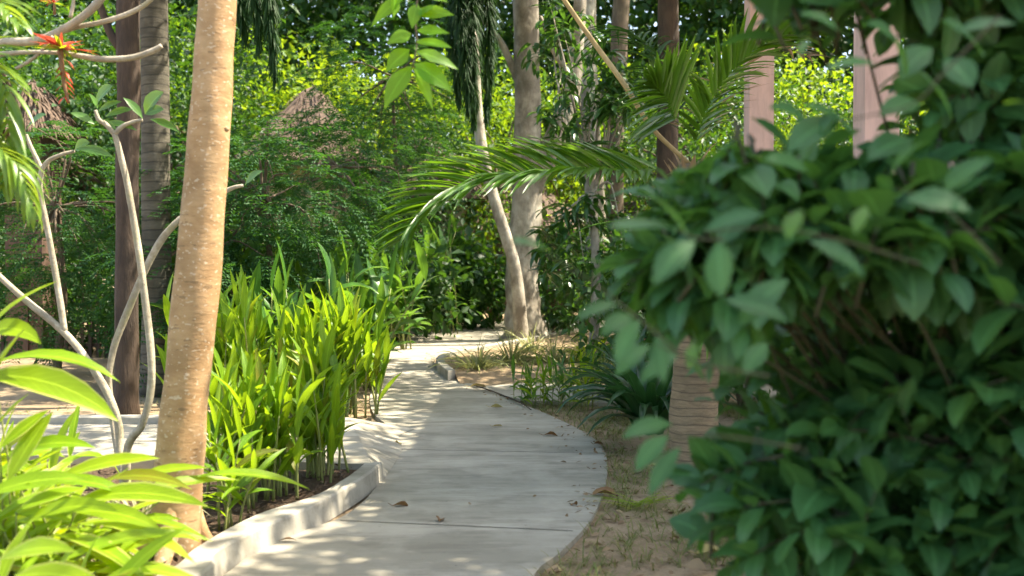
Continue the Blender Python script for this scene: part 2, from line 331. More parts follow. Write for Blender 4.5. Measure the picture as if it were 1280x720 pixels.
def kerb(name, inner, outer, base_z, top_z, foot=None, n=6):
    i, o = smooth_line(inner, n), smooth_line(outer, n)
    z = A(0, 0, 1); lo = lambda p: np.column_stack([p[:, :2], np.full(len(p), base_z)])
    f = lo(o) if foot is None else smooth_line(foot, n)
    b = .012; tow = unit(i-o); mb = MB()
    o2 = o+tow*b; o3 = o-z*b; i2 = i-tow*b; i3 = i-z*b
    for p, q in ((f, o3), (o3, o2), (o2, i2), (i2, i3), (i3, lo(i))): strip(mb, p, q)
    k = len(i)
    for e in (0, -1): mb.add(np.stack([f[e], o3[e], o2[e], i2[e], i3[e], lo(i)[e]]), np.array([[0, 1, 2, 3, 4, 5]] if e == 0 else [[5, 4, 3, 2, 1, 0]]))
    return tag(mb.build(name, M['kerb'], smooth=False), kind='structure')
zt = .115
ko = [A(-2.05, -3, zt), A(-1.92, 1.5, zt), A(-1.6, 3.6, zt), G(258, 712, zt), G(268, 690, zt), G(320, 662, zt), G(393, 630, zt), G(437, 606, zt), G(462, 590, zt), G(478, 577, zt)]
ki = [A(-2.25, -3, zt), A(-2.12, 1.5, zt), A(-1.8, 3.6, zt), G(208, 712, zt), G(245, 683, zt), G(320, 643, zt), G(393, 619, zt), G(425, 601, zt), G(442, 589, zt), G(454, 579, zt)]
kf = [A(-2.0, -3, -.02), A(-1.88, 1.5, -.02), A(-1.57, 3.6, -.02)] + [np.array([p[0]+.015, p[1]-.015, -.02]) for p in ko[3:]]
kerb('kerb', ki, ko, -.02, zt, kf)
# side slab that ramps down to the main path
mb = MB()
nn_ = 60; t = np.linspace(0, 1, nn_)[:, None]
yf, yb = ki[-1][1]+.005, G(490, 537)[1]
front = np.column_stack([np.linspace(-9, ki[-1][0]+.06, nn_), yf+.3*np.interp(np.linspace(-9, ki[-1][0]+.06, nn_), [-2.6, -1.2], [1, 0]), np.full(nn_, zt-.004)])
back = np.column_stack([np.linspace(-9, ko[-1][0]-.57, nn_), yb-.38*np.interp(np.linspace(-9, ko[-1][0]-.57, nn_), [-2.6, -1.7], [1, 0]), np.full(nn_, zt-.004)])
strip(mb, front, back); lip = [ko[-1], G(497, 563, .006), G(499, 552, .006), A(ko[-1][0]-.12, yb, zt-.004)]
a_ = np.linspace(0, 1, 16)[:, None]; top_ = A(ki[-1][0]+.06, yf, zt-.004)*(1-a_)+A(back[-1][0], yb, zt-.004)*a_; low_ = resample([A(kf[-1][0]+.004, kf[-1][1], 0), G(498, 572), G(503, 558), G(499, 545), A(back[-1][0]+.6, yb+.03, .002)], 16); low_[:, 2] += .003
for k in range(8):
    f0, f1 = k/8, (k+1)/8; e0_, e1_ = f0, f1; q0, q1 = top_*(1-f0)+low_*f0, top_*(1-f1)+low_*f1
    q0[:, 2] = top_[:, 2]*(1-e0_)+low_[:, 2]*e0_; q1[:, 2] = top_[:, 2]*(1-e1_)+low_[:, 2]*e1_; strip(mb, q0, q1)
strip(mb, front-A(0, 0, .25), front); tag(mb.build('side_path', M['conc']), kind='structure')
bi = [A(-9, yb-.24, .175), A(-5, yb-.24, .175), A(-2.6, yb-.24, .175)]; bo = [A(-9, yb-.37, .175), A(-5, yb-.37, .175), A(-2.6, yb-.37, .175)]
kerb('kerb', bi, bo, -.1, .175)
# soil inside the kerb
mb = MB(); n = 40; I = resample(ki, n); Lf = np.column_stack([np.full(n, -7.0), np.linspace(-3, yf+.3, n), np.full(n, .05)])
I = I+A(.01, 0, -.05)
for k in range(24):
    a = I*(1-k/24)+Lf*(k/24); b = I*(1-(k+1)/24)+Lf*((k+1)/24)
    for q in (a, b): q[:, 2] = .05+1.1*np.clip(bumpy(q[:, 0]*2, q[:, 1]*2), -.03, .03)
    strip(mb, b, a)
tag(mb.build('bed_soil', M['mulch']), kind='structure')
# far round bed with a kerb, slab leading off to the right
bo = [G(560, 464, .12), G(546, 452, .12), G(548, 444, .12), G(570, 437, .12), G(610, 430, .12), G(655, 422, .12), G(740, 408, .12), G(830, 402, .12)]
bi = [p+unit(A(2.2, 17.5, .12)-p)*.16*A(1, 1, 0) for p in bo]
kerb('kerb', bi, bo, -.05, .12)
mb = MB(); I = smooth_line(bi, 6)-A(0, 0, .06); c_ = np.repeat([A(2.2, 15.5, .06)], len(I), 0)
for k in range(10):
    a = I*(1-k/10)+c_*(k/10); b = I*(1-(k+1)/10)+c_*((k+1)/10); strip(mb, a, b)
edge_ = np.linspace(0, 1, 12)[:, None]; e0_ = I[0]*(1-edge_)+c_[0]*edge_; e1_ = e0_-A(-.15, .9, 0); e1_[:, 2] = -.045; strip(mb, e1_, e0_)
tag(mb.build('bed_soil', M['soil']), kind='structure')
mb = MB(); a = np.array([G(600, 483, .004), G(660, 478, .005), G(720, 480, .005), G(860, 484, .005)]); b = np.array([G(618, 492, .004), G(660, 501, .005), G(720, 502, .005), G(860, 508, .005)])
strip(mb, b, a); strip(mb, b-A(0, 0, .1), b); tag(mb.build('side_path', M['conc'], smooth=False), kind='structure')

# ------------------------------------------------------------------ plant builders
def in_lobe(c, r, n, lo=.55):
    d = unit(rng.normal(0, 1, (n, 3))); q = rng.uniform(lo**3, 1, n)**(1/3)
    return np.asarray(c)+d*q[:, None]*np.asarray(r), unit(d/np.asarray(r))
def shrub_into(ms, ml, base, lobes, limbs=6, rad=.03, per=1.0, **kw):
    base = np.asarray(base, float)
    for c, r, n in lobes:
        n = int(n*per); tips, dr = in_lobe(c, r, n); dr = unit(dr+rng.normal(0, .35, (n, 3))+A(0, 0, .1))
        k = np.where(tips[:, 2] > base[2]+.06)[0]; tips, dr = tips[k], dr[k]
        twigs(ml, ms, tips, dr, **kw)
        for i in range(limbs):
            e, _ = in_lobe(c, np.asarray(r)*.85, 1, .3); e = e[0]; b = base+rng.normal(0, .06, 3)*A(1, 1, 0)
            m = b*.45+e*.55+rng.normal(0, .08, 3)+A(0, 0, .12)*np.linalg.norm(e-b)
            tube(ms, [b, (b+m)/2+rng.normal(0, .03, 3), m, e], [rad, rad*.75, rad*.5, rad*.2], 6, 4)
def crown_into(ml, ms, top, lobes, leaf=(.13, .03), per=26, spread=.38, limb_r=.05, limbs=9, style='broad', lo=.35):
    top = np.asarray(top, float)
    for c, r, n in lobes:
        cc, dr = in_lobe(c, r, n, lo)
        cc = cc[cc[:, 2] > .25]; dr = dr[:len(cc)]; n = len(cc)
        if style == 'feather':
            az, el = az_el(unit(dr+rng.normal(0, .5, (n, 3)))); el = el*.4+.1; Ls = rng.uniform(.35, .65, n)
            for k in range(10):
                t = (k+1)/10.; e = el-t*.5; d = np.stack([np.cos(e)*np.cos(az), np.cos(e)*np.sin(az), np.sin(e)], -1)
                p = cc+d*(Ls*t)[:, None]; sd = np.stack([-np.sin(az), np.cos(az), 0*az], -1)
                for sg in (-1, 1):
                    m = 3
                    for q in range(m):
                        pp = p+sd*sg*(q*leaf[0]*.62); dd = unit(d*.75+sd*sg*.8+rng.normal(0, .2, (n, 3))-A(0, 0, .15))
                        diamonds(ml, pp, dd, leaf[0]*rng.uniform(.8, 1.2, n), leaf[1], unit(A(0, 0, 1)+rng.normal(0, .35, (n, 3))))
        elif style == 'droop':
            for k in range(per):
                ph = rng.uniform(0, 6.28, n); e = rng.normal(-.55, .4, n)
                blades(ml, cc+rng.normal(0, .05, (n, 3)), ph, e+.25, e-.35, leaf[0]*rng.uniform(.7, 1.2, n), leaf[1]*rng.uniform(.8, 1.2, n), rng.normal(0, .3, n), A(.1, .8, 1, .7, .03), .3)
        else:
            p = np.repeat(cc, per, 0)+rng.normal(0, spread, (n*per, 3))*A(1, 1, .75); d = unit(np.repeat(dr, per, 0)*.6+rng.normal(0, .7, (n*per, 3))-A(0, 0, .35))
            s = rng.uniform(.6, 1.25, n*per); diamonds(ml, p, d, leaf[0]*s, leaf[1]*s)
        for i in range(limbs):
            e = cc[rng.integers(n)]; m = top*.5+e*.5+rng.normal(0, .15, 3)+A(0, 0, .2)
            tube(ms, [top, top*.8+m*.2, m, e], [limb_r, limb_r*.8, limb_r*.5, limb_r*.12], 6, 4, .05)
def make_tree(name, label, cat, base, trunk_pts, trunk_r, lobes, leaf, barkm, leafm, group=None, sides=10, wob=.05, limb_top=None, extra=None, **kw):
    t = thing(name, label, cat, base, group); ms, ml = MB(), MB()
    tube(ms, trunk_pts, trunk_r, sides, 8, wob)
    for e in (extra or []): tube(ms, e[0], e[1], 9, 6, wob)
    crown_into(ml, ms, trunk_pts[-1] if limb_top is None else limb_top, lobes, leaf, **kw)
    ms.build('trunk', M[barkm], t); ml.build('crown', M[leafm], t); return t
def clump(name, label, cat, base, n, spread, h, leafL, leafW, stemr, mat, stemm, per=7, lean=.18, az=None, azs=3.2, e0=(1.1, .35), droop=.7, prof=LANCE, group=None, lowest=.3, wave=.05, sq=(1, 1)):
    """reed-like clump: straight stems with alternate long leaves"""
    t = thing(name, label, cat, base, group); ms, ml = MB(), MB(); base = np.asarray(base, float)
    for i in range(n):
        b = base+A(*(rng.normal(0, spread, 2)*A(*sq)), -.03); hh = h*rng.uniform(.55, 1.08); a = rng.uniform(0, 6.28); ln = rng.normal(0, lean)*hh
        tip = b+A(math.cos(a)*ln, math.sin(a)*ln, hh); mid = (b+tip)/2-A(math.cos(a)*ln, math.sin(a)*ln, 0)*.15
        tube(ms, [b, mid, tip], [stemr, stemr*.8, stemr*.3], 6, 4)
        k = per; f = np.linspace(lowest, 1, k)+rng.normal(0, .02, k); pp = smooth_line([b, mid, tip], 8); ff = np.clip(f, 0, 1)*(len(pp)-1)
        p = np.stack([np.interp(ff, np.arange(len(pp)), pp[:, j]) for j in range(3)], -1)
        ph = (rng.uniform(0, 6.28) if az is None else rng.normal(az, azs))+np.arange(k)*PI+rng.normal(0, .45, k)
        ee = e0[0]+e0[1]*np.clip(f, 0, 1)+rng.normal(0, .15, k); ee[-1] = 1.45
        dr = droop*rng.uniform(.3, 1.5, k); dr[-1] *= .3
        blades(ml, p, ph, ee, ee-dr, leafL*rng.uniform(.7, 1.12, k), leafW*rng.uniform(.75, 1.15, k), rng.normal(0, .4, k), prof, .35, wave)
    ms.build('stem', M[stemm], t); ml.build('foliage', M[mat], t); return t
def arching_tuft(mb, base, n, L, W, e=(1.25, .25), droop=1.9, rad=.05, mat=None):
    n = int(n); az = rng.uniform(0, 6.28, n); p = np.asarray(base)+np.stack([np.cos(az), np.sin(az), 0*az], -1)*rng.uniform(0, rad, n)[:, None]
    e0 = rng.normal(e[0], e[1], n); blades(mb, p, az, e0, e0-droop*rng.uniform(.5, 1.2, n), L*rng.uniform(.5, 1.1, n), W, rng.normal(0, .3, n), A(.7, 1, 1, .95, .85, .65, .4, .05), .4)

# ------------------------------------------------------------------ tan tree in the bed
D = 5.0
base = P(222, 660, D); base[2] = .06
tt = thing('tree', 'smooth tan tree trunk leaning beside the curved concrete kerb', 'tree', base)
ms = MB(); pts = [P(x, y, D) for x, y in ((219, 690), (221, 625), (226, 560), (233, 480), (245, 370), (254, 260), (262, 160), (267, 80), (272, 0), (280, -130), (300, -330), (330, -560))]
rw = [33, 30, 30, 27.5, 28.5, 26.5, 25.5, 24, 23, 21, 18, 13]; pts[0][2] = -.02
tube(ms, pts, [w/FPX*D for w in rw], 20, 8, .018)
for (x, y), r in (((192, 700), .05), ((203, 712), .05), ((240, 690), .055), ((262, 672), .035), ((185, 672), .04)):
    e = P(x, y, D); g = G(x, y, .03); d = unit(g-base); q = base+A(0, 0, .30)+d*.05
    tube(ms, [q, base+d*.13+A(0, 0, .12), base+d*.27+A(0, 0, .0), base+d*.42-A(0, 0, .06)], [r*.9, r, r*.75, r*.3], 9, 5, .06)
kn = P(283, 162, D-.09); tube(ms, [kn, kn+A(.012, -.012, .002)], [.014, .009], 7)
top = pts[-1]; ml = MB()
crown_into(ml, ms, top, [(top+A(-.5, .3, 1.2), A(1.4, 1.5, .9), 45)], (.14, .035), per=22, limb_r=.05)
ms.build('trunk', M['tan'], tt); ml.build('crown', M['tree1'], tt)

# ------------------------------------------------------------------ plumeria by the slab, bare plumeria boughs
D = 6.3
base = P(158, 600, D); base[2] = .08
pt = thing('plumeria', 'thin grey plumeria with bare crooked branches and a few leaves at the tips', 'shrub', base)
ms, ml = MB(), MB()
def px(lst, D): return [P(x, y, D) for x, y in lst]
w = lambda a: [v*.42/FPX*D for v in a]
b0 = A(*base)-A(0, 0, .05)
tube(ms, [b0]+px([(160, 558), (178, 530), (188, 490), (189, 450), (181, 370), (171, 300), (161, 240), (151, 195), (143, 168)], D-.05), w([14, 12, 11, 11, 11, 11, 10, 10, 9, 8]), 9, 6, .07)
tube(ms, px([(143, 168), (133, 156), (124, 150), (119, 138)], D-.05), w([8, 7, 7, 5]), 8, 6, .06); tube(ms, px([(143, 168), (153, 158), (165, 153), (178, 150)], D-.05), w([8, 7, 6, 5]), 8, 6, .06)
tube(ms, [b0]+px([(150, 560), (147, 525), (132, 487), (110, 452), (80, 415), (40, 382), (0, 346), (-60, 290)], D+.1), w([13, 12, 12, 12, 11, 11, 10, 9, 7]), 9, 6, .07)
tube(ms, px([(81, 416), (74, 370), (62, 300), (50, 240), (52, 212)], D+.1), w([10, 10, 9, 9, 8]), 8, 6, .06)
tube(ms, px([(52, 212), (62, 200), (78, 193), (93, 189)], D+.1), w([8, 7, 6, 5]), 8, 6, .06); tube(ms, px([(52, 212), (44, 195), (38, 182), (33, 168)], D+.1), w([8, 7, 6, 4]), 8, 6, .06)
tube(ms, [b0]+px([(142, 530), (136, 480), (141, 440), (155, 400), (176, 350), (200, 302), (228, 272), (258, 251), (288, 236), (304, 232)], D+.2), w([13, 11, 10, 10, 11, 11, 11, 10, 8, 7, 5]), 9, 6, .07)
def pleaf(x, y, x2, y2, wd, D, roll=.9): leaf_between(ml, P(x, y, D), P(x2, y2, D-.05), wd*.6/FPX*D, .25, (roll+.3)*math.copysign(1, x2-x), OVATE, .25)
for a in ((120, 130, 141, 107, 20, D-.05, .8), (122, 136, 111, 117, 8, D-.1), (122, 140, 152, 127, 8, D), (118, 155, 88, 141, 9, D-.1), (132, 146, 166, 137, 9, D), (130, 153, 171, 163, 7, D), (125, 150, 146, 162, 6, D),
          (181, 143, 204, 115, 24, D-.05, .9), (178, 148, 154, 122, 9, D), (182, 143, 205, 137, 12, D-.1), (188, 149, 224, 165, 8, D), (33, 162, 58, 143, 17, D+.1, .5), (93, 188, 112, 178, 15, D+.1), (96, 186, 141, 196, 10, D+.05),
          (306, 232, 328, 214, 15, D+.2, .6)): pleaf(*a)
ms.build('stem', M['plum'], pt); ml.build('foliage', M['plumlf'], pt)

D = 5.4
root = A(-3.6, 5.6, .05); bt = thing('bare_plumeria', 'pale bare plumeria boughs reaching over from beyond the bed', 'tree', root)
ms, ml = MB(), MB()
hub = P(-60, 75, D)
tube(ms, [root-A(0, 0, .05), root+A(.15, -.05, .9), root+A(.35, -.1, 1.9), hub], [.10, .085, .07, .045], 10, 6, .04)
tube(ms, [hub]+px([(0, 54), (45, 51), (80, 36), (108, 17), (128, -4), (150, -40)], D), w([20, 13, 13, 12, 12, 12, 9]), 9)
tube(ms, px([(70, 42), (95, 34), (130, 27), (165, 15), (190, -2), (215, -40)], D+.05), w([9, 8, 8, 8, 7, 6]), 8)
tube(ms, [hub]+px([(20, 66), (70, 66), (100, 70), (130, 74), (165, 72), (190, 64), (202, 57)], D-.1), w([12, 7, 6, 8, 9, 9, 9, 7]), 8)
tube(ms, px([(88, 22), (92, 0), (94, -40)], D), w([6, 5, 4]), 7)
tube(ms, px([(20, 86), (45, 70), (66, 45)], D-.1), w([5, 5, 4]), 7)
ms.build('trunk', M['plum'], bt)
crown_into(ml, MB(), hub+A(0, 0, .8), [(hub+A(.3, .2, 1.6), A(.9, .7, .4), 8)], (.22, .05), per=9, limbs=0, style='droop'); ml.build('crown', M['plumlf'], bt)

D = 5.2
def bromeliad(cx, cy, s, label, n):
    c = P(cx, cy, D); t = thing('bromeliad', label, 'bromeliad', c, 'bromeliads on the bare bough'); ml, mg, ms = MB(), MB(), MB()
    az = rng.uniform(0, 6.28, n); blades(ml, np.repeat(c[None], n, 0), az, rng.uniform(.0, 1.2, n), rng.uniform(-.6, .5, n), s*rng.uniform(.6, 1.1, n), .009*s/.17, rng.normal(0, .3, n), STRAP, .4)
    m = n//2; az = rng.uniform(0, 6.28, m); blades(mg, np.repeat(c[None], m, 0), az, rng.uniform(-.2, .9, m), rng.uniform(-.8, .1, m), s*rng.uniform(.6, 1., m), .010*s/.17, 0, STRAP, .4)
    if s > .1:
        tube(ms, [c, c+A(.005, 0, -.09), c+A(.02, 0, -.2), c+A(.05, -.02, -.28)], [.012, .012, .01, .005], 6)
        k = 16; q = c+A(.02, 0, -.05)-A(0, 0, 1)*rng.uniform(0, .2, k)[:, None]; az = rng.uniform(0, 6.28, k); blades(ml, q, az, -.5, -1., .07, .008, 0, LANCE)
        ms.build('stem', M['dead'], t)
    else:
        tube(ms, [c-A(0, 0, .06), c], [.008, .006], 6); ms.build('stem', M['dead'], t)
    ml.build('flower', M['red'], t); mg.build('foliage', M['lime'], t); return t
bromeliad(76, 62, .19, 'spiky red bromeliad with drooping flower stalk clinging to the bare bough', 26)
bromeliad(68, 4, .09, 'small upright red bromeliad tip above the larger red bromeliad', 10)

# ------------------------------------------------------------------ plants in the bed
def free_clump(name, label, base, tipsets, mat, stemm, cat='plant', extra=0, group=None, L=.4, W=.03, h=.25, az=0, azs=1.2, sp=.16):
    t = thing(name, label, cat, base, group); ml, ms = MB(), MB(); base = np.asarray(base, float)
    for (x1, y1, d1, x2, y2, d2, wd, sag) in tipsets:
        a, b = P(x1, y1, d1), P(x2, y2, d2); leaf_between(ml, a, b, 1.12*wd/2/FPX*(d1+d2)/2, sag, .55*math.copysign(1, x2-x1)+rng.normal(0, .2))
        q = base+rng.normal(0, .06, 3)*A(1, 1, 0); tube(ms, [q, (q+a)/2+A(0, 0, .04), a], [.007, .005, .003], 5, 4)
    n = extra
    if n:
        q = base+np.column_stack([rng.normal(0, sp, n), rng.normal(0, sp, n), np.zeros(n)]); top = q+np.column_stack([rng.normal(0, .05, n), rng.normal(0, .05, n), rng.uniform(.15, 1, n)*h])
        for i in range(n): tube(ms, [q[i]-A(0, 0, .03), (q[i]+top[i])/2+rng.normal(0, .01, 3), top[i]], [.008, .006, .003], 5, 3)
        for k in range(3):
            a_ = rng.normal(az, azs, n)+k*.6; e = rng.normal(.75, .35, n)
            blades(ml, top, a_, e, e-rng.uniform(.5, 1.4, n), L*rng.uniform(.6, 1.15, n), W*.95*rng.uniform(.7, 1.15, n), .5*np.cos(a_)+rng.normal(0, .3, n), LANCE, .3, .06)
    ms.build('stem', M[stemm], t); ml.build('foliage', M[mat], t); return t
free_clump('leafy_plant', 'bright lime leafed plant spreading in front of the tan tree roots', A(-1.95, 4.1, .05),
  [(95, 626, 4.1, 262, 634, 4.0, 26, .30), (100, 655, 4.0, 245, 705, 3.8, 24, .35), (70, 600, 4.2, 200, 573, 4.2, 20, .25), (245, 596, 4.4, 388, 612, 4.5, 17, .3), (165, 598, 4.4, 262, 585, 4.4, 14, .2), (60, 670, 3.9, 190, 735, 3.6, 26, .35), (30, 655, 3.9, 150, 640, 3.8, 24, .4), (80, 700, 3.7, 235, 668, 3.9, 22, .3), (120, 715, 3.7, 262, 735, 3.7, 20, .35), (40, 610, 4.1, 165, 622, 4.1, 20, .45), (10, 570, 4.1, 120, 560, 4.1, 20, .4), (150, 625, 4.2, 300, 600, 4.5, 14, .25), (110, 690, 3.8, 215, 760, 3.6, 22, .35), (95, 640, 4.0, 205, 665, 3.9, 22, .3), (150, 650, 4.2, 262, 676, 4.2, 15, .3), (20, 640, 3.9, 110, 610, 4.0, 22, .2), (130, 600, 4.3, 240, 612, 4.2, 16, .35)],
  'lime', 'stem', extra=40, h=.35, az=-.5, L=.36, W=.027, sp=.14)
free_clump('leafy_plant', 'tall lime leafed plant with broad drooping blade between bare plumeria branches', A(-2.15, 4.2, .05),
  [(-20, 470, 4.0, 148, 527, 4.0, 34, .42), (-15, 482, 3.9, 30, 412, 3.9, 26, .1), (-30, 430, 4.0, 70, 352, 4.1, 12, .3), (-10, 455, 4.2, 150, 478, 4.2, 22, .5), (-20, 420, 4.1, 52, 430, 4.0, 24, .6), (0, 560, 4, 62, 512, 4.1, 16, .1), (30, 590, 4, 82, 560, 3.9, 20, .1), (-20, 620, 3.8, 112, 600, 3.9, 22, .3), (10, 600, 4.0, 66, 515, 4.1, 24, .1), (-10, 540, 4.0, 36, 492, 4.0, 18, .1)],
  'lime', 'stem', extra=36, h=.5, az=.2, L=.36, W=.026, sp=.16)
free_clump('leafy_plant', 'low dense lime leafed plant filling the nearest bed corner', A(-1.75, 3.3, .05), [(0, 700, 3.2, 95, 690, 3.1, 28, .3), (20, 720, 3.1, 140, 745, 3.0, 30, .35)], 'lime', 'stem', extra=46, h=.28, az=.1, L=.33, W=.026, sp=.17)
free_clump('leafy_plant', 'lime leafed plant behind the spider plant beside the slab', A(-2.75, 5.2, .05), [], 'lime', 'stem', extra=32, h=.42, az=-.6, L=.36, W=.028, sp=.16)
def tuft_thing(name, label, cat, base, n, L, W, mat, group=None, **kw):
    mb = MB(); t = thing(name, label, cat, base, group); arching_tuft(mb, base, n, L, W, **kw); mb.build('foliage', M[mat], t); return t
tuft_thing('spider_plant', 'pale cream spider plant arching behind the lime leaves', 'plant', A(-2.25, 4.55, .05), 110, .55, .007, 'cream')
tuft_thing('spider_plant', 'straggly cream spider plant at the foot of the crooked plumeria', 'plant', A(-1.95, 5.2, .05), 90, .5, .006, 'cream')

# reed-like gingers behind the kerb
gl = 'gingers along the path edge'
clump('ginger_plant', 'tallest sunlit ginger clump standing just behind the tan trunk', 'plant', P(318, 612, 6.2)*A(1, 1, 0)+A(0, 0, .05), 32, .13, .66, .35, .029, .010, 'ginger', 'stem', group=gl, sq=(1.2, 1))
clump('ginger_plant', 'narrow ginger clump at the tip of the kerbed bed', 'plant', P(400, 592, 6.7)*A(1, 1, 0)+A(0, 0, .05), 26, .09, .70, .37, .029, .010, 'ginger', 'stem', group=gl)
clump('ginger_plant', 'small drooping ginger with few stems between trunk and kerb', 'plant', P(285, 655, 5.5)*A(1, 1, 0)+A(0, 0, .05), 6, .06, .5, .30, .022, .008, 'ginger', 'stem', group=gl, e0=(.5, .4))
clump('ginger_plant', 'dark green ginger clump overhanging the path beyond the slab', 'plant', A(*G(418, 516)[:2], 0), 50, .2, .86, .46, .036, .012, 'ginger', 'stem', group=gl, sq=(1.1, 1.2))
clump('ginger_plant', 'dense shaded ginger clump behind the slab near the ringed palm trunk', 'plant', A(-2.6, 9.6, 0), 36, .26, 1.0, .46, .036, .012, 'ginger', 'stem', group=gl)
hg = 'broad leafed heliconias'
for i, (x, y, D, h, n, lb) in enumerate(((432, 460, 12.0, 1.35, 26, 'broad leafed heliconia with yellow green tops above the gingers'), (360, 480, 12.8, 1.35, 24, 'broad dark green heliconia below the feathery shrub'), (478, 400, 17.5, 1.7, 40, 'tall heliconia beside the bend where sunlit leaves catch light'), (320, 470, 11, 1.2, 18, 'low heliconia glimpsed right of the tan trunk'), (545, 420, 21.5, 2.3, 22, 'shaded heliconia where the far path meets the leaning palm'), (250, 470, 12.5, 1.5, 16, 'heliconia half hidden behind the tan trunk and slab kerb'))):
    clump('heliconia', lb, 'plant', A(*P(x, 400, D)[:2], 0), n, .3, h, .6, .065, .016, 'helic', 'stem', per=5, group=hg, droop=1.1, e0=(.7, .5), wave=.04)

# ------------------------------------------------------------------ big shrub at the path edge
base = A(1.55, 3.05, -.03)
sh = thing('shrub', 'large dark green glossy shrub crowding the right edge of the path', 'shrub', base)
ms, ml = MB(), MB()
LB = [((.50, 2.45, 1.48), (.24, .3, .19), 40), ((.58, 2.45, 1.62), (.26, .3, .12), 26), ((.78, 2.5, 1.58), (.48, .4, .20), 55), ((1.1, 2.6, 1.6), (.5, .35, .2), 45), ((1.6, 2.95, 1.0), (1.05, .75, .95), 260), ((.95, 2.55, 1.58), (.55, .45, .22), 60), ((.84, 2.6, .86), (.38, .36, .24), 46), ((1.3, 2.6, 2.0), (.3, .3, .17), 34), ((1.15, 2.55, 1.12), (.42, .3, .26), 58), ((1.45, 2.4, .95), (.5, .3, .45), 75), ((1.1, 2.75, .55), (.42, .4, .3), 36), ((1.85, 2.9, 2.15), (.75, .7, .75), 130), ((1.25, 2.6, 2.26), (.66, .4, .16), 75), ((1.75, 2.5, .6), (.8, .5, .5), 90), ((1.45, 2.3, 1.4), (.45, .3, .5), 55)]
shrub_into(ms, ml, base, LB, limbs=7, rad=.014, n=9, tl=.28, L=.15, W=.040, droop=.7, per=1.25)
ms.build('stem', M['twig'], sh); fo = ml.build('foliage', M['bush'], sh)
ml, m2 = MB(), MB()
def bl(x, y, x2, y2, wd, D, s=.3, roll=None, m=None): leaf_between(m or ml, P(x, y, D), P(x2, y2, D-.04), wd/2/FPX*D, s, .8*math.copysign(1, x2-x) if roll is None else roll*math.copysign(1, x2-x), OVATE, .2, .08)
D = 1.75
for a in ((846, 286, 757, 284, 30, D, .15, .5), (858, 292, 797, 232, 34, D, .2, .3), (868, 302, 818, 356, 36, D, .3), (897, 304, 902, 372, 44, D, .25), (880, 290, 955, 268, 30, D+.1), (905, 375, 985, 402, 34, D+.15), (985, 350, 925, 410, 36, D+.2), (1010, 300, 1080, 345, 26, D+.1), (1010, 215, 955, 200, 34, D+.2), (1000, 205, 1050, 140, 34, D+.3), (960, 430, 930, 470, 26, D+.3), (1110, 225, 1160, 175, 40, D+.1, .3, .4), (1130, 250, 1215, 265, 40, D), (1180, 240, 1240, 200, 40, D+.1),
          (1070, 170, 1005, 130, 26, D+.3), (1095, 80, 1030, 88, 18, D+.2), (1195, 40, 1270, 30, 24, D+.2), (1180, 75, 1215, 110, 40, D+.2), (1128, 60, 1082, 30, 40, D+.3), (1132, 95, 1112, 40, 36, D+.35), (1150, 130, 1100, 145, 34, D+.3), (1165, 60, 1125, 100, 36, D+.4), (1140, 175, 1085, 200, 40, D+.3), (1050, 150, 985, 190, 44, D+.3), (1010, 150, 962, 135, 30, D+.4), (1190, 150, 1150, 90, 38, D+.4), (1230, 70, 1175, 25, 38, D+.3), (1050, 40, 1000, 18, 30, D+.3)): bl(*a)
st = MB()
for l in (((1250, 20), (1180, 90), (1140, 130), (1050, 152)), ((1000, 560), (900, 545), (835, 548)), ((905, 300), (868, 297), (845, 286)), ((1150, 330), (1050, 300), (960, 285), (880, 290)), ((1250, 330), (1180, 260), (1120, 235)), ((860, 450), (800, 400), (740, 352), (684, 318)), ((960, 470), (880, 455), (820, 430))): tube(st, px(l, D+.05), [.0028, .0014], 6)
bl(688, 316, 640, 302, 42, D, .2, .3)
for a in ((775, 380, 720, 400, 18, D+.1), (800, 400, 770, 455, 26, D+.1), (820, 420, 830, 480, 26, D+.1), (790, 395, 752, 420, 26, D+.15), (812, 432, 770, 470, 24, D+.2), (835, 545, 795, 590, 26, D+.3), (850, 560, 812, 620, 24, D+.3), (840, 530, 778, 548, 26, D+.35), (850, 440, 800, 480, 24, D+.2)): bl(*a)
bl(1000, 262, 985, 300, 26, D, .2, 0, m2); bl(1082, 258, 1070, 292, 22, D, .2, 0, m2); bl(1255, 130, 1280, 128, 18, D, .2, 0, m2); bl(868, 430, 862, 462, 18, D+.3, .2, 0, m2); bl(1010, 50, 1000, 70, 14, D+.2, .2, 0, m2)
st.build('sprig', M['twig'], sh); ml.build('foliage', M['bush'], sh); m2.build('young_foliage', M['bushy'], sh)
base = A(3.0, 4.3, -.03); sh2 = thing('shrub', 'shaded shrub standing behind the large glossy shrub near the columns', 'shrub', base); ms, ml = MB(), MB()
shrub_into(ms, ml, base, [((2.9, 4.4, .8), (1.1, .7, .8), 150), ((2.1, 4.3, .6), (.5, .5, .55), 55)], limbs=6, n=8, tl=.3, L=.13, W=.03)
ms.build('stem', M['twig'], sh2); ml.build('foliage', M['bush'], sh2)

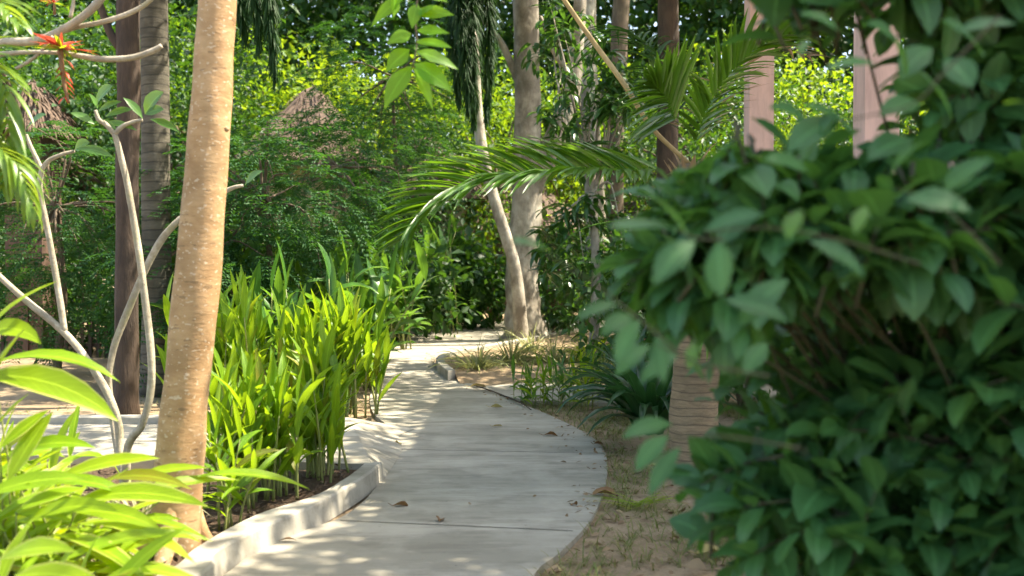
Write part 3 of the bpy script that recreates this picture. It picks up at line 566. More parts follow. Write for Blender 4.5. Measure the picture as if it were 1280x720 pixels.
# overhanging sprig of compound leaves, on a bough of the tree over the path
def sprig(ml, ms, pts, D, pairs, L, wd):
    c = smooth_line(px(pts, D), 6); tube(ms, px(pts, D), [.006, .003], 6); n = len(c)
    for k in range(pairs):
        i = int((k+.6)/pairs*(n-1)); t = unit(c[min(i+1, n-1)]-c[max(i-1, 0)])
        for sg in (-1, 1):
            d = unit(t*.55+A(sg*.85, rng.normal(0, .25), .05)); az, el = az_el(d); blades(ml, [c[i]], az, el+.1, el-.5, L*rng.uniform(.85, 1.1), wd, rng.normal(0, .25)+sg*.5, A(.08, .6, .95, 1, .75, .35, .02), .15)
    t = unit(c[-1]-c[-2]); az, el = az_el(t); blades(ml, [c[-1]], az, el, el-.1, L*1.1, wd, 1.2, A(.08, .6, .95, 1, .75, .35, .02), .15)

# ------------------------------------------------------------------ palms
D = 7.2; base = A(*G(868, 592)[:2], -.03)
pm = thing('palm', 'stout palm with ringed tan trunk half hidden behind the glossy shrub', 'palm', base); ms = MB()
hb = P(862, 205, D)
tube(ms, [base, base+A(0, 0, .15), P(868, 500, D), P(872, 400, D), P(868, 290, D), hb], [v/2/FPX*D for v in (74, 63, 60, 56, 44, 26)], 16, 8, .03)
mk = MB()
for k in range(26):
    a_ = k*2.4; z_ = .05+.5*k/26; p_ = hb-A(0, 0, z_)+A(math.cos(a_), math.sin(a_), 0)*(.07+.05*z_); blades(mk, [p_], a_, 1.35, .9+rng.normal(0, .2), rng.uniform(.16, .3), .035, rng.normal(0, .2), A(1., .9, .6, .35, .1), .5)
mk.build('leaf_base', M['dryp'], pm)
ms.build('trunk', M['ring'], pm)
def fr(pts, up, rachis='palm', leaf='palm', name='frond', par=pm, **kw):
    mr, ml = MB(), MB(); frond(mr, ml, pts, up, **kw); f = ml.build(name, M[leaf], par); mr.build('rachis', M[rachis], f); mf = f.children[0]
    return f
fr([hb, P(800, 213, 7.1), P(720, 213, 6.9), P(640, 219, 6.8), P(575, 236, 6.7), P(525, 272, 6.65), P(506, 300, 6.6)], A(0, -.45, .9), n=84, L=.60, W=.022, ang=(1.05, .55), droop=.45, lift=.32, rad=(.018, .004))
fr([hb, P(848, 160, 7.0), P(832, 122, 6.6), P(812, 104, 6.3)], A(-.75, -.35, .55), n=36, L=.56, W=.020, ang=(1.3, .2), droop=.25, lift=.05, start=.4, rad=(.018, .004))
fr([hb, P(880, 145, 7.1), P(912, 92, 7.0), P(960, 52, 6.9), P(1030, 30, 6.8)], A(-.4, .5, .75), n=52, L=.5, W=.017, ang=(1.1, .5), droop=.5, lift=.1)
fr([hb, P(900, 120, 7.6), P(960, 60, 8.1), P(1010, 70, 8.4)], A(0, 0, 1), 'dryp', 'dryp', 'dry_frond', n=26, L=.5, W=.011, ang=(1.1, .4), droop=.6)
fr([hb, P(935, 215, 7.0), P(1010, 260, 6.9), P(1060, 350, 6.8)], A(0, 0, 1), n=30, L=.45, W=.012, droop=.8)
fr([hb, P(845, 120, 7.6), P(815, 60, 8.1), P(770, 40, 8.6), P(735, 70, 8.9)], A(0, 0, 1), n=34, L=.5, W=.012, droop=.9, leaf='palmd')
fr([hb, P(880, 250, 6.5), P(885, 330, 6.2), P(880, 420, 6.1)], A(0, -1, .3), n=24, L=.4, W=.012, droop=.7)
ms = MB(); tube(ms, [hb, P(815, 160, 7.1), P(780, 105, 7.0), P(740, 50, 7.0), P(700, -8, 7.0), P(660, -70, 7.0)], [.016, .018, .019, .018, .016, .012], 7); ms.build('dry_stalk', M['stalk'], pm)

# areca at the left edge
base = A(-3.3, 4.6, 0); ar = thing('areca_palm', 'sunlit yellow green palm fronds hanging in from the garden edge', 'palm', base); ms = MB()
hb2 = A(-2.95, 4.6, 2.2); tube(ms, [base, base+A(.1, 0, 1), hb2], [.07, .055, .04], 10); ms.build('trunk', M['ring'], ar)
fr([hb2, P(-50, 60, 4.5), P(0, 95, 4.4), P(12, 160, 4.35), P(6, 230, 4.3)], A(0, -1, .2), 'areca', 'areca', par=ar, n=30, L=.30, W=.016, ang=(.8, .3), droop=.5)
fr([hb2, P(-70, 130, 4.4), P(-20, 172, 4.3), P(20, 205, 4.25), P(42, 260, 4.2)], A(.3, -.5, .8), 'areca', 'areca', par=ar, n=26, L=.30, W=.013, ang=(1.0, .3), droop=.9, lift=0)
fr([hb2, P(-60, 10, 4.5), P(-10, 0, 4.4), P(20, 28, 4.3)], A(0, 0, 1), 'areca', 'areca', par=ar, n=26, L=.28, W=.014, ang=(1.0, .4), droop=.9)
fr([hb2, hb2+A(-.4, .4, .5), hb2+A(-1, .8, .4), hb2+A(-1.5, 1, -.2)], A(0, 0, 1), 'areca', 'areca', par=ar, n=30, L=.35, W=.014, droop=.8)

# foxtail palm leaning by the grey tree
D = 18.6; base = A(*P(652, 420, D)[:2], 0); fx = thing('foxtail_palm', 'slender leaning palm with dark bushy hanging fronds beside the grey tree', 'palm', base); ms = MB()
hub = P(592, 40, D); tube(ms, [base]+px([(646, 350), (634, 300), (618, 250), (605, 200), (597, 140), (592, 40)], D), [.15, .115, .11, .105, .105, .10, .08], 12, 6, .02); ms.build('trunk', M['grey'], fx)
for (x1, y1), (x2, y2), (x3, y3), dd in (((580, -40), (566, 30), (574, 130), -.6), ((600, -40), (612, 30), (608, 150), -.5), ((590, -30), (590, 40), (592, 158), -.9), ((620, -60), (660, -40), (690, 20), .4), ((560, -60), (520, -70), (490, -20), .6), ((600, -60), (596, 10), (600, 110), .6), ((570, -40), (580, 60), (585, 140), -1.)):
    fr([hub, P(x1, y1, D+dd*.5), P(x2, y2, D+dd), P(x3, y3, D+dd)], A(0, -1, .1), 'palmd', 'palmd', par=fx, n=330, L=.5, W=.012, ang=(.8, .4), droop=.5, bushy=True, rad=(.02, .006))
D = 13.0; base = A(*P(196, 480, 11.6)[:2], -.05); rp = thing('palm', 'dark ringed palm trunk standing behind the dark brown trunk', 'palm', base); ms = MB()
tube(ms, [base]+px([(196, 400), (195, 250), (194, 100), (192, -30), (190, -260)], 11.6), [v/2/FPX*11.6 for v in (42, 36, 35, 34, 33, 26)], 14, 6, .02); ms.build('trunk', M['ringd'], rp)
hub = P(190, -260, 11.6)
for a in np.linspace(0, 6.28, 8)[:-1]:
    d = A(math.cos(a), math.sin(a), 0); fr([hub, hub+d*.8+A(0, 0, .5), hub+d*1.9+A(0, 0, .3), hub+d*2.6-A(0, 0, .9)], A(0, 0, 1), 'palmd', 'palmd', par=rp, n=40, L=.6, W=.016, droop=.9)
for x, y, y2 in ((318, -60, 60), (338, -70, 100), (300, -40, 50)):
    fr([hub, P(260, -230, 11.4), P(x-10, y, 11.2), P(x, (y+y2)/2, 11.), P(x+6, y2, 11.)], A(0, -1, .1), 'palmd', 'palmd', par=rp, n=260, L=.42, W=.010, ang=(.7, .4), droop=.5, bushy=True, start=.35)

# ------------------------------------------------------------------ trunks one can tell apart
D = 19.6; base = A(*P(656, 424, D)[:2], 0)
ck = make_tree('tree', 'pale grey tree with flared base where the path bends', 'tree', base, [base-A(0, 0, .1), base+A(0, 0, .18)]+px([(654, 385), (652, 350), (655, 300), (659, 210), (659, 100), (657, 0), (655, -120), (650, -220)], D), [v/2/FPX*D for v in (74, 54, 44, 41, 40, 36, 32, 32, 28, 20)],
  [(P(650, -330, D), A(3.2, 3, 1.6), 110), (A(-.4, 15, 7.6), A(2.3, 2.6, .9), 170)], (.22, .055), 'grey', 'tree1', sides=16, per=26, limb_r=.12,  # second lobe, out of view, added to shade the feathery shrubs
  extra=[(px([(660, 240), (684, 195), (702, 150), (716, 105), (722, 40), (730, -60)], D), [.26, .24, .2, .17, .14, .1]), (px([(655, 120), (630, 60), (600, 20), (560, -30)], D), [.09, .07, .05, .03]), (px([(716, 100), (690, 60), (676, 20)], D), [.07, .05, .03])])
for x in (635, 676): 
    pass
D = 10.0; base = A(*P(158, 512, D)[:2], -.05)
make_tree('tree', 'dark brown straight trunk standing past the slab', 'tree', base, [base]+px([(158, 450), (159, 300), (160, 150), (161, 0), (162, -200)], D), [v/2/FPX*D for v in (34, 29, 28, 28, 28, 22)], [(P(150, -330, D), A(2.6, 2.2, .9), 150), (A(-.6, 9.4, 6.5), A(1.7, 1.4, .6), 150)], (.15, .035), 'dark', 'tree2', per=24, limb_r=.07,  # second lobe sits out of view, put there to shade slab and clearing
  extra=[(px([(150, 60), (135, 35), (120, -10)], D), [.05, .04, .03])])
D = 15.; base = A(*P(834, 430, D)[:2], -.05)
make_tree('tree', 'dark straight trunk behind the fan of the stout palm', 'tree', base, [base]+px([(834, 300), (835, 150), (836, 0), (838, -140)], D), [v/2/FPX*D for v in (32, 28, 27, 26, 20)], [(P(850, -290, D), A(2.2, 1.8, 1.3), 60)], (.15, .035), 'dark', 'tree2', per=24, limb_r=.07)
D = 23.; base = A(*P(738, 420, D)[:2], -.05)
make_tree('tree', 'greyish trunk rising just right of the forked grey tree', 'tree', base, [base]+px([(745, 300), (738, 150), (733, 40), (740, -120)], D), [v/2/FPX*D for v in (34, 27, 24, 24, 18)], [(P(740, -200, D), A(2.4, 2, 1.6), 70), (A(5.0, 23.5, 9.8), A(3.2, 3.6, .9), 200)], (.15, .035), 'grey', 'tree4', per=24, limb_r=.09)  # second lobe added above the view so the far path falls in shade
D = 24.; base = A(*P(772, 420, D)[:2], -.05)
make_tree('tree', 'upright brown grey trunk behind the drooping leaved tree', 'tree', base, [base]+px([(768, 300), (770, 150), (776, 20), (784, -120)], D), [v/2/FPX*D for v in (30, 24, 22, 21, 16)], [(P(800, -200, D), A(2.4, 2, 1.6), 70)], (.15, .035), 'brown', 'tree1', per=24, limb_r=.09)

D = 15.0; base = A(*P(742, 428, D)[:2], -.03)
make_tree('mango_tree', 'tree with whorls of long drooping dark leaves behind the palm frond', 'tree', base, [base]+px([(745, 360), (742, 260), (738, 180)], D), [.09, .075, .06, .045],
  [(P(735, 150, D), A(.8, .8, 1.0), 46), (P(725, 300, D), A(.75, .8, .8), 40), (P(790, 90, D), A(.5, .6, .5), 16), (P(705, 50, D+1), A(.6, .6, .6), 18)], (.30, .038), 'grey', 'mango', per=10, limb_r=.03, style='droop', limbs=6, limb_top=P(740, 240, D))
for i, (x, y, D, w_, h_, lb) in enumerate(((562, 318, 24., 1.9, 1.75, 'dark drooping leaved shrub left of the path bend'), (612, 322, 27., 1.6, 1.4, 'drooping leaved shrub behind the leaning palm trunk'), (690, 375, 20.5, .8, .7, 'low drooping leaved shrub in the round kerbed bed'), (800, 380, 13.5, .9, .9, 'drooping leaved shrub behind the ringed palm trunk'))):
    b = A(*P(x, 420, D)[:2], -.03); c = P(x, y, D)
    make_tree('shrub', lb, 'shrub', b, [b, b+A(.05, 0, .4), c-A(0, 0, h_*.4)], [.04, .035, .025], [(c, A(w_, w_*.8, h_), 52)], (.28, .036), 'brown', 'mango', per=9, limb_r=.02, style='droop', limbs=8, group='drooping leaved shrubs')

# feathery shrubs
for x, y, D, r, n, lb in ((330, 250, 12.5, (1.3, 1.0, 1.0), 240, 'broad feathery dark green shrub behind the gingers'), (255, 330, 12.0, (1.0, .8, .8), 150, 'feathery shrub right behind the ringed palm trunk'), (70, 258, 13.5, (1.5, 1.0, 1.3), 260, 'tall feathery shrub in deep shade beyond the sandy clearing'), (425, 208, 16., (1.5, 1.2, 1.0), 240, 'high feathery shrub below the thatched roof'), (490, 95, 20., (1.8, 1.4, 1.5), 260, 'airy feathery tree rising over the thatched roof')):
    b = A(*P(x, 420, D)[:2], -.03); c = P(x, y, D)
    make_tree('feathery_shrub', lb, 'shrub', b, [b, (b+c)/2+A(.1, 0, 0), c], [.06, .045, .03], [(c, A(*r), n), (c-A(0, 0, r[2]*.8), A(r[0]*.8, r[1]*.8, r[2]*.7), n//2)], (.06, .013), 'brown', 'tree3', limb_r=.025, style='feather', limbs=10, group='feathery leaved shrubs', lo=.5)

# ------------------------------------------------------------------ tree over the path (its crown shades the path) and its hanging sprig
base = A(5.0, 4.2, -.03); top = A(5.4, 4.6, 5.2)
ov = thing('shade_tree', 'bright compound leaves on a sprig hanging from an overhead bough', 'tree', base); ms, ml = MB(), MB()
tube(ms, [base, base+A(.1, 0, 1.5), base+A(.15, .2, 3.4), top], [.2, .17, .15, .12], 12, 6, .04)
crown_into(ml, ms, top, [(A(5.7, 6.6, 7.4), A(2.8, 5.6, 1.2), 860), (A(5.3, 3.2, 7.6), A(2.7, 3.2, .9), 330), (A(4.9, 13.5, 7.6), A(2.3, 3.6, 1.0), 260)], (.22, .058), per=24, limb_r=.08, limbs=12)
tube(ms, [top-A(0, 0, .6), A(3.2, 3.6, 5.0), A(1.2, 3.9, 4.5), A(.1, 4.1, 3.7), P(522, -60, 4.1)], [.06, .05, .035, .02, .006], 8)
tube(ms, px([(522, -60), (524, -20), (519, 20), (521, 55), (516, 84)], 4.1), [.006, .005, .004, .003, .002], 6)
hl = MB()
for x, y, x2, y2, wd in ((514, 83, 480, 137, 24), (517, 85, 541, 138, 20), (518, 80, 565, 115, 25), (520, 64, 573, 87, 20), (520, 52, 565, 60, 16), (521, 38, 562, 42, 15), (520, 16, 568, 19, 17), (512, 62, 482, 90, 24), (514, 42, 484, 55, 18), (505, -6, 464, 34, 18), (522, 5, 515, 36, 16), (525, -12, 560, 3, 16), (526, -35, 575, -22, 18), (520, -30, 480, -25, 18), (495, -2, 492, 22, 14), (524, 20, 543, 8, 12)):
    leaf_between(hl, P(x, y, 4.1), P(x2, y2, 4.1+rng.uniform(-.05, .05)), wd/2/FPX*4.1*1.1, .15, math.copysign(1, x2-x)*1.1+rng.normal(0, .25), A(.06, .7, 1, .95, .7, .35, .02), .15)
ms.build('trunk', M['brown'], ov); ml.build('crown', M['tree1'], ov); hl.build('hanging_sprig', M['hang'], ov)

# ------------------------------------------------------------------ background trees and shrubs
def gx(x, D): return A(*P(x, 420, D)[:2], -.05)
bgt = 'broadleaf trees at the back of the garden'
def bg_tree(label, x, D, lobes, leaf, leafm, barkm='brown', h=3.5, r=.14, **kw):
    b = gx(x, D); return make_tree('tree', label, 'tree', b, [b, b+A(.1, 0, h*.5), b+A(.05, .1, h)], [r, r*.8, r*.6], [(b+A(*c), A(*q), n) for c, q, n in lobes], leaf, barkm, leafm, group=bgt, limb_r=r*.45, **kw)
p1 = bg_tree('sunlit pale green tree above the thatched roof in the clearing', 440, 30., [((0, 0, 5.5), (3.2, 2.5, 2.6), 110), ((1.2, -.5, 3.2), (2.2, 1.6, 1.5), 60), ((-1.5, 0, 2.6), (1.6, 1.6, 1.3), 40)], (.27, .075), 'tree4', per=22, spread=.42)
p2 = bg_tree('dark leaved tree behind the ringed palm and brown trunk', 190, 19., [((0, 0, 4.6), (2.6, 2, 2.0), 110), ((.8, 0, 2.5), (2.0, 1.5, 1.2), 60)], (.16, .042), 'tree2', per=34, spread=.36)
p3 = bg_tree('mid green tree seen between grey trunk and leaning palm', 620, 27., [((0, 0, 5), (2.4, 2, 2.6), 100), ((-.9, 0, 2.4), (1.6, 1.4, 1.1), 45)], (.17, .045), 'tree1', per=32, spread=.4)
for proto, x, D, sc, rz, lb in (
    (p1, 545, 33, 1.0, 2.1, 'airy yellow green tree left of the leaning palm fronds'), (p1, 700, 34, 1.0, 4.0, 'bright tree showing between the forked grey branches'), (p1, 1010, 24, .8, 1.2, 'sunlit green tree seen between the two pink columns'), (p1, 340, 36, 1.2, 5.2, 'tall bright tree far behind the tan trunk'), (p1, 840, 36, 1.1, 3.1, 'bright tree behind the pale cottage wall'),
    (p1, 1240, 22, .8, 3.6, 'sunlit tree beyond the pavilion behind the glossy shrub'),
    (p2, 60, 18, 1.0, 1.0, 'dark leaved tree below the bare plumeria boughs'), (p2, -40, 23, 1.2, 2.6, 'tall dark tree behind the round thatched hut'), (p2, 232, 22, .9, 4.4, 'dark leaved tree just right of the tan trunk'), (p2, 500, 25, .85, 5.3, 'dark leaved tree near the low thatched hut'), (p2, 880, 21, .9, .5, 'dark leaved tree behind the upright palm frond'), (p2, 1130, 18, .8, 2.0, 'dark leaved tree shading the far pink column'),
    (p3, 250, 29, 1.2, 1.5, 'mid green tree behind the feathery shrubs'), (p3, 120, 30, 1.3, 3.3, 'mid green tree showing between the dark trunk and boughs'), (p3, 790, 26, .9, 4.6, 'mid green tree behind the drooping leaved tree'), (p3, 940, 27, 1.0, 2.9, 'mid green tree left of the far pink column')):
    dup(proto, gx(x, D), rz, sc, lb)
us = 'understorey shrubs'
def bg_shrub(label, x, D, c, r, n, leaf, leafm, **kw):
    b = gx(x, D); return make_tree('shrub', label, 'shrub', b, [b, b+A(.05, 0, .3), b+A(0, 0, .6)], [.05, .04, .03], [(b+A(*c), A(*r), n)], leaf, 'brown', leafm, group=us, limb_r=.02, limbs=8, **kw)
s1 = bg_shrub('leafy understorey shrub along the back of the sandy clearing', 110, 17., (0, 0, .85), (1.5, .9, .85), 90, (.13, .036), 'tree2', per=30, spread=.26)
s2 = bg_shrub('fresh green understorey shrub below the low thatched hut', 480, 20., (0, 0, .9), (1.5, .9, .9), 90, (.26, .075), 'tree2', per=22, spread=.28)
for proto, x, D, sc, rz, lb in (
    (s1, 20, 18, 1.0, 1.0, 'understorey shrub beneath the crooked plumeria boughs'), (s1, 215, 16, 1.1, 2.2, 'understorey shrub right of the ringed palm trunk'), (s1, 300, 15.5, 1.0, 3.0, 'understorey shrub seen right of the tan trunk'), (s1, 400, 18, 1.3, 4.1, 'understorey shrub behind the heliconias'), (s1, 700, 23, 1.3, .4, 'dark understorey shrub behind the round bed'), (s1, 800, 19, 1.3, 5.0, 'dark understorey shrub behind the drooping tree'), (s1, 930, 10.5, 1.1, 2.8, 'dark understorey shrub beside the far pink column'),
    (s2, 560, 24, 1.2, 1.9, 'fresh green shrub by the cream hut wall'), (s2, 760, 28, 1.4, 3.4, 'fresh green shrub where the path leaves view'), (s2, 1010, 15, 1.2, .8, 'fresh green shrub between the pink columns'), (s2, 1180, 14, 1.3, 2.4, 'fresh green shrub beyond the pavilion floor'), (s2, 860, 16, 1.1, 5.5, 'fresh green shrub behind the dark straight trunk')):
    dup(proto, gx(x, D), rz, sc, lb)
# the far wood
mb = MB(); n = 5600
th = rng.uniform(math.radians(48), math.radians(132), n); dd = rng.uniform(38, 52, n); zz = rng.uniform(0, 1, n)**.65*19
c = np.stack([np.cos(th)*dd, np.sin(th)*dd, zz], -1); k = 26
p = np.repeat(c, k, 0)+rng.normal(0, .8, (n*k, 3)); diamonds(mb, p, rng.normal(0, .7, (n*k, 3))-A(0, .3, .4), rng.uniform(.3, .6, n*k), .13)
tag(mb.build('woods', M['tree2']), 'distant green wood closing off the garden', 'woods', kind='stuff')

# ------------------------------------------------------------------ huts, pavilion
def hut(label, x, D, w_, wall_h, roof_h, over=.6, cols=False, name='thatched_hut', d_=None, wallm='wall', rz=0.):
    b = gx(x, D); d_ = d_ or min(3., w_*1.2); t = thing(name, label, 'hut', b); t.rotation_euler = (0, 0, rz)
    def loc(mb): mb.V = [v+np.array(b) for v in mb.V]; return mb
    mb = MB(); box(mb, -w_/2, w_/2, -d_/2, d_/2, 0, wall_h); loc(mb).build('wall', M[wallm], t, False)
    mb = MB(); box(mb, -w_*.12, w_*.12, -d_/2-.04, -d_/2-.005, .02, 1.95); loc(mb).build('door', M['wood'], t, False)
    for sx in ((-.33, .33) if w_ > 1.5 else ()):
        mb = MB(); box(mb, w_*sx-.35, w_*sx+.35, -d_/2-.05, -d_/2-.005, .9, 1.8); loc(mb).build('window', M['wood'], t, False)
    mb = MB(); m = 26; hw, hd = w_/2+over, d_/2+over
    prof = [(1.0, -.35), (1.0, -.22), (.72, .16), (.42, .55), (.12, .93), (.02, 1.0)]; R = []
    for f, z in prof:
        a = np.arange(m)*2*PI/m; ca, sa = np.cos(a), np.sin(a); q = 1/np.maximum(np.abs(ca), np.abs(sa))**.75
        R.append(np.stack([ca*q*hw*f, sa*q*hd*f, wall_h+z*roof_h+rng.normal(0, .03, m)], -1))
    V = np.concatenate(R); i = np.arange(len(prof)*m).reshape(-1, m); nx = np.roll(i, -1, 1); mb.add(V, np.stack([i[:-1], nx[:-1], nx[1:], i[1:]], -1).reshape(-1, 4))
    k = 900; f = rng.uniform(.1, 1, k); a = rng.uniform(0, 6.28, k); ca, sa = np.cos(a), np.sin(a); q = 1/np.maximum(np.abs(ca), np.abs(sa))**.75
    fz = np.interp(f, [.02, .12, .42, .72, 1.], [1.0, .93, .55, .16, -.22])
    p = np.stack([ca*q*hw*f, sa*q*hd*f, wall_h+fz*roof_h+.02], -1); az = np.arctan2(sa*hd, ca*hw)
    blades(mb, p, az+rng.normal(0, .25, k), -.5+rng.normal(0, .12, k), -1.0, .4, .02, 0, STRAP)
    loc(mb).build('roof', M['thatch'], t, False); return t
hut('thatched hut with pointed brown roof showing above the feathery shrubs', 392, 27., 2.4, 4.6, 1.7)
hut('low thatched hut with dark eaves left of the leaning palm', 535, 27., 2.0, 3.7, 1.3)
hut('small round roofed thatched hut under the bare plumeria boughs', 44, 16.5, .6, 3.9, .65, .28, wallm='wood')
hut('cream walled cottage glimpsed beyond the grey tree along the path', 632, 33., 5., 3.0, 1.8, d_=3.5)

pv = thing('pavilion', 'garden pavilion with square pink columns behind the glossy shrub', 'pavilion', A(4.8, 9, 0))
for (x, y) in ((947, 12.0), (1093, 8.5), (1209, 6.6)):
    c = P(x, 360, y); mb = MB(); h = .145; X, Y = c[0], c[1]
    box(mb, X-h, X+h, Y-h, Y+h, -.05, 5.3); box(mb, X-h-.04, X+h+.04, Y-h-.04, Y+h+.04, -.05, .25); mb.build('column', M['pink'], pv, False)
for y in (6.6, 9.3, 12.): mb = MB(); box(mb, 6.35, 6.64, y-.145, y+.145, -.05, 5.3); mb.build('column', M['pink'], pv, False)
mb = MB(); box(mb, 2.7, 7.0, 6.2, 12.5, -.3, .06); mb.build('floor', M['conc'], pv, False)
mb = MB()
for x0 in (2.9, 6.4): box(mb, x0, x0+.2, 6.3, 12.4, 5.3, 5.5)
box(mb, 3.1, 6.4, 12.2, 12.35, 5.3, 5.48); mb.build('beam', M['wood'], pv, False)
mb = MB(); V = A(2.5, 5.9, 5.5, 7.2, 5.9, 5.5, 7.2, 12.7, 5.5, 2.5, 12.7, 5.5, 4.75, 7.6, 7, 4.75, 11, 7).reshape(6, 3); V2 = V+A(0, 0, .22)
mb.add(np.vstack([V, V2]), [np.array([[6, 7, 10, 10], [8, 9, 11, 11]])[:, :3], np.array([[7, 8, 11, 10], [9, 6, 10, 11], [0, 1, 7, 6], [1, 2, 8, 7], [2, 3, 9, 8], [3, 0, 6, 9], [1, 0, 4, 4], ])[:6], np.array([[1, 0, 4], [3, 2, 5]]), np.array([[2, 1, 4, 5], [0, 3, 5, 4]])])
mb.build('roof', M['thatch'], pv, False)
mb = MB()
for k in range(7): box(mb, 5.9, 6.0, 6.4+k*.85, 6.46+k*.85, .06, 1.0)
box(mb, 5.88, 6.02, 6.3, 11.7, 1.0, 1.07); mb.build('railing', M['wood'], pv, False)
# low hedge fence past the clearing
t = thing('fence', 'low dark slatted fence across the back of the sandy clearing', 'fence', gx(80, 16.2)); mb = MB(); mp = MB()
x0, x1 = gx(-120, 16.2)[0], gx(330, 16.2)[0]
for x in np.arange(x0, x1, .13): box(mb, x, x+.05, 16.2, 16.23, -.05, .55+rng.normal(0, .02))
for z in (.15, .42): box(mp, x0, x1, 16.235, 16.27, z, z+.05)
mb.build('slats', M['dark'], t, False); mp.build('rails', M['dark'], t, False)

# ------------------------------------------------------------------ ground plants on the right
sg = 'spider plants in the round bed'
for i, (x, y, L, n, mt, lb) in enumerate(((598, 466, .75, 60, 'spider', 'spider plant at the lit corner of the round bed'), (640, 460, .8, 70, 'spider', 'fine leafed spider plant below the grey tree'), (690, 458, .75, 60, 'spider', 'spider plant right of the grey tree base'), (735, 456, .8, 75, 'lime', 'sunlit yellow green spider plant before the ringed palm'), (715, 478, .55, 50, 'spider', 'spider plant beside the slab on the right'), (755, 472, .6, 50, 'spider', 'spider plant tucked behind the dark strap leaves'), (665, 444, .7, 50, 'spider', 'spider plant against the flared grey trunk'))):
    b = G(x, y); tuft_thing('spider_plant', lb, 'plant', b, n*2, L*.9, .010, mt, sg, rad=.2, e=(1.05, .4), droop=1.9)
for x, y, h, n, mt, lb in ((672, 505, .38, 8, 'ginger', 'young leafy plant at the path edge by the slab corner'), (700, 505, .42, 9, 'helic', 'young leafy plant with upright stems behind the slab edge'), (728, 508, .45, 10, 'lime', 'young leafy plant with pale variegated leaves near the strap leaves'), (655, 500, .3, 6, 'helic', 'small dark young plant nearest the path bend'), (742, 492, .5, 9, 'helic', 'young leafy plant before the ringed palm')):
    clump('young_plant', lb, 'plant', G(x, y), n, .07, h, .26, .018, .005, mt, 'stem', per=5, group='young plants by the path', droop=1.1, e0=(.7, .4), lowest=.15)
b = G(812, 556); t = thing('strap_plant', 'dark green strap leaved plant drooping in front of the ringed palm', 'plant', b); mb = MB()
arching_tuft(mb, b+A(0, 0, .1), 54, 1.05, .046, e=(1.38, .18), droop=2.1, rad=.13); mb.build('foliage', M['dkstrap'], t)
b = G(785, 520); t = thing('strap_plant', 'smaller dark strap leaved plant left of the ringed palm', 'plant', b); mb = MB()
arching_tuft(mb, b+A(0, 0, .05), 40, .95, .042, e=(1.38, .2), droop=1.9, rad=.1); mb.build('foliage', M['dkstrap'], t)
t = thing('grass_tuft', 'pale grass tuft fallen over at the path edge beside a large dead leaf', 'grass', G(790, 632)); mb = MB()
for i in range(40):
    a = rng.choice([2.9, .25])+rng.normal(0, .25); blades(mb, [G(796+rng.normal(0, 6), 632+rng.normal(0, 2))], a, .35, -.15, rng.uniform(.15, .38), .004, 0, STRAP)
mb.build('foliage', M['lime'], t)
# grass, litter and chips
def edge_x(pts, y): return np.interp(y, pts[:, 1], pts[:, 0])
def scatter(n, x0, x1, y0, y1, right=True):
    q = np.column_stack([rng.uniform(x0, x1, n), rng.uniform(y0, y1, n)]); ex = edge_x(R_, q[:, 1]); k = q[:, 0] > ex+.02 if right else q[:, 0] < ex
    q = q[k]; return np.column_stack([q, GZ+GA*bumpy(q[:, 0], q[:, 1])])
mb = MB(); n = 11000; p = scatter(n, -.2, 3.2, 3.5, 11); dens = np.sin(p[:, 0]*4+p[:, 1]*1.7)+np.sin(p[:, 1]*3.1-p[:, 0]*2.3)+rng.normal(0, .7, len(p))
edge = np.abs(p[:, 0]-edge_x(R_, p[:, 1])) < .35; p = p[(dens > .5) | (edge & (rng.uniform(0, 1, len(p)) < .4))]
k = len(p); blades(mb, np.repeat(p, 3, 0)+rng.normal(0, .012, (k*3, 3))*A(1, 1, 0), rng.uniform(0, 6.28, k*3), rng.uniform(.2, 1.3, k*3), rng.uniform(-.5, .6, k*3), rng.uniform(.05, .16, k*3), .0032, 0, A(.8, 1, .7, .1))
tag(mb.build('grass', M['grass']), 'thin straw coloured grass on the sandy verge', 'grass', kind='stuff')
mb = MB(); p = A(*[0]*3)+np.column_stack([rng.uniform(-7, -1.6, 9000), rng.uniform(9.3, 13, 9000), np.full(9000, -.05)]); dens = np.sin(p[:, 0]*1.4+p[:, 1]*2.2)+rng.normal(0, .5, 9000); p = p[dens > .2]
k = len(p); blades(mb, p, rng.uniform(0, 6.28, k), rng.uniform(.4, 1.3, k), rng.uniform(-.3, .6, k), rng.uniform(.05, .13, k), .004, 0, A(.8, 1, .7, .1)); tag(mb.build('grass', M['grass']), 'thin sunlit grass in the sandy clearing', 'grass', kind='stuff')
def flat_leaves(mb, p, L, W):
    k = len(p); e = rng.normal(.1, .25, k); blades(mb, p+A(0, 0, .012), rng.uniform(0, 6.28, k), e, e-rng.uniform(-.3, .7, k), L*rng.uniform(.5, 1.2, k), W*rng.uniform(.6, 1.2, k), rng.normal(0, .4, k), OVATE, .3)
mb = MB(); flat_leaves(mb, scatter(2200, -.1, 3.4, 3.6, 12), .075, .014); flat_leaves(mb, scatter(500, 0, 3., 12, 19), .1, .02)
k_ = rng.integers(30, 95, 170); q_ = R_[k_]+(L_[k_]-R_[k_])*rng.exponential(.06, 170)[:, None]*A(1, 1, 0); q_[:, 2] = .0; flat_leaves(mb, q_, .05, .010)
tag(mb.build('leaf_litter', M['litter']), 'dry leaf litter on the sandy verge', 'litter', kind='stuff')
mb = MB(); n = 2600; q = np.column_stack([rng.uniform(-4, -.7, n), rng.uniform(3, 6.9, n)]); q = q[q[:, 0] < np.interp(q[:, 1], I_y := smooth_line(ki)[:, 1], smooth_line(ki)[:, 0])-.03]
p = np.column_stack([q, .06+1.1*np.clip(bumpy(q[:, 0]*2, q[:, 1]*2), -.03, .03)]); flat_leaves(mb, p, .06, .009)
tag(mb.build('mulch', M['chip']), 'dark bark chips and twigs on the bed soil', 'mulch', kind='stuff')
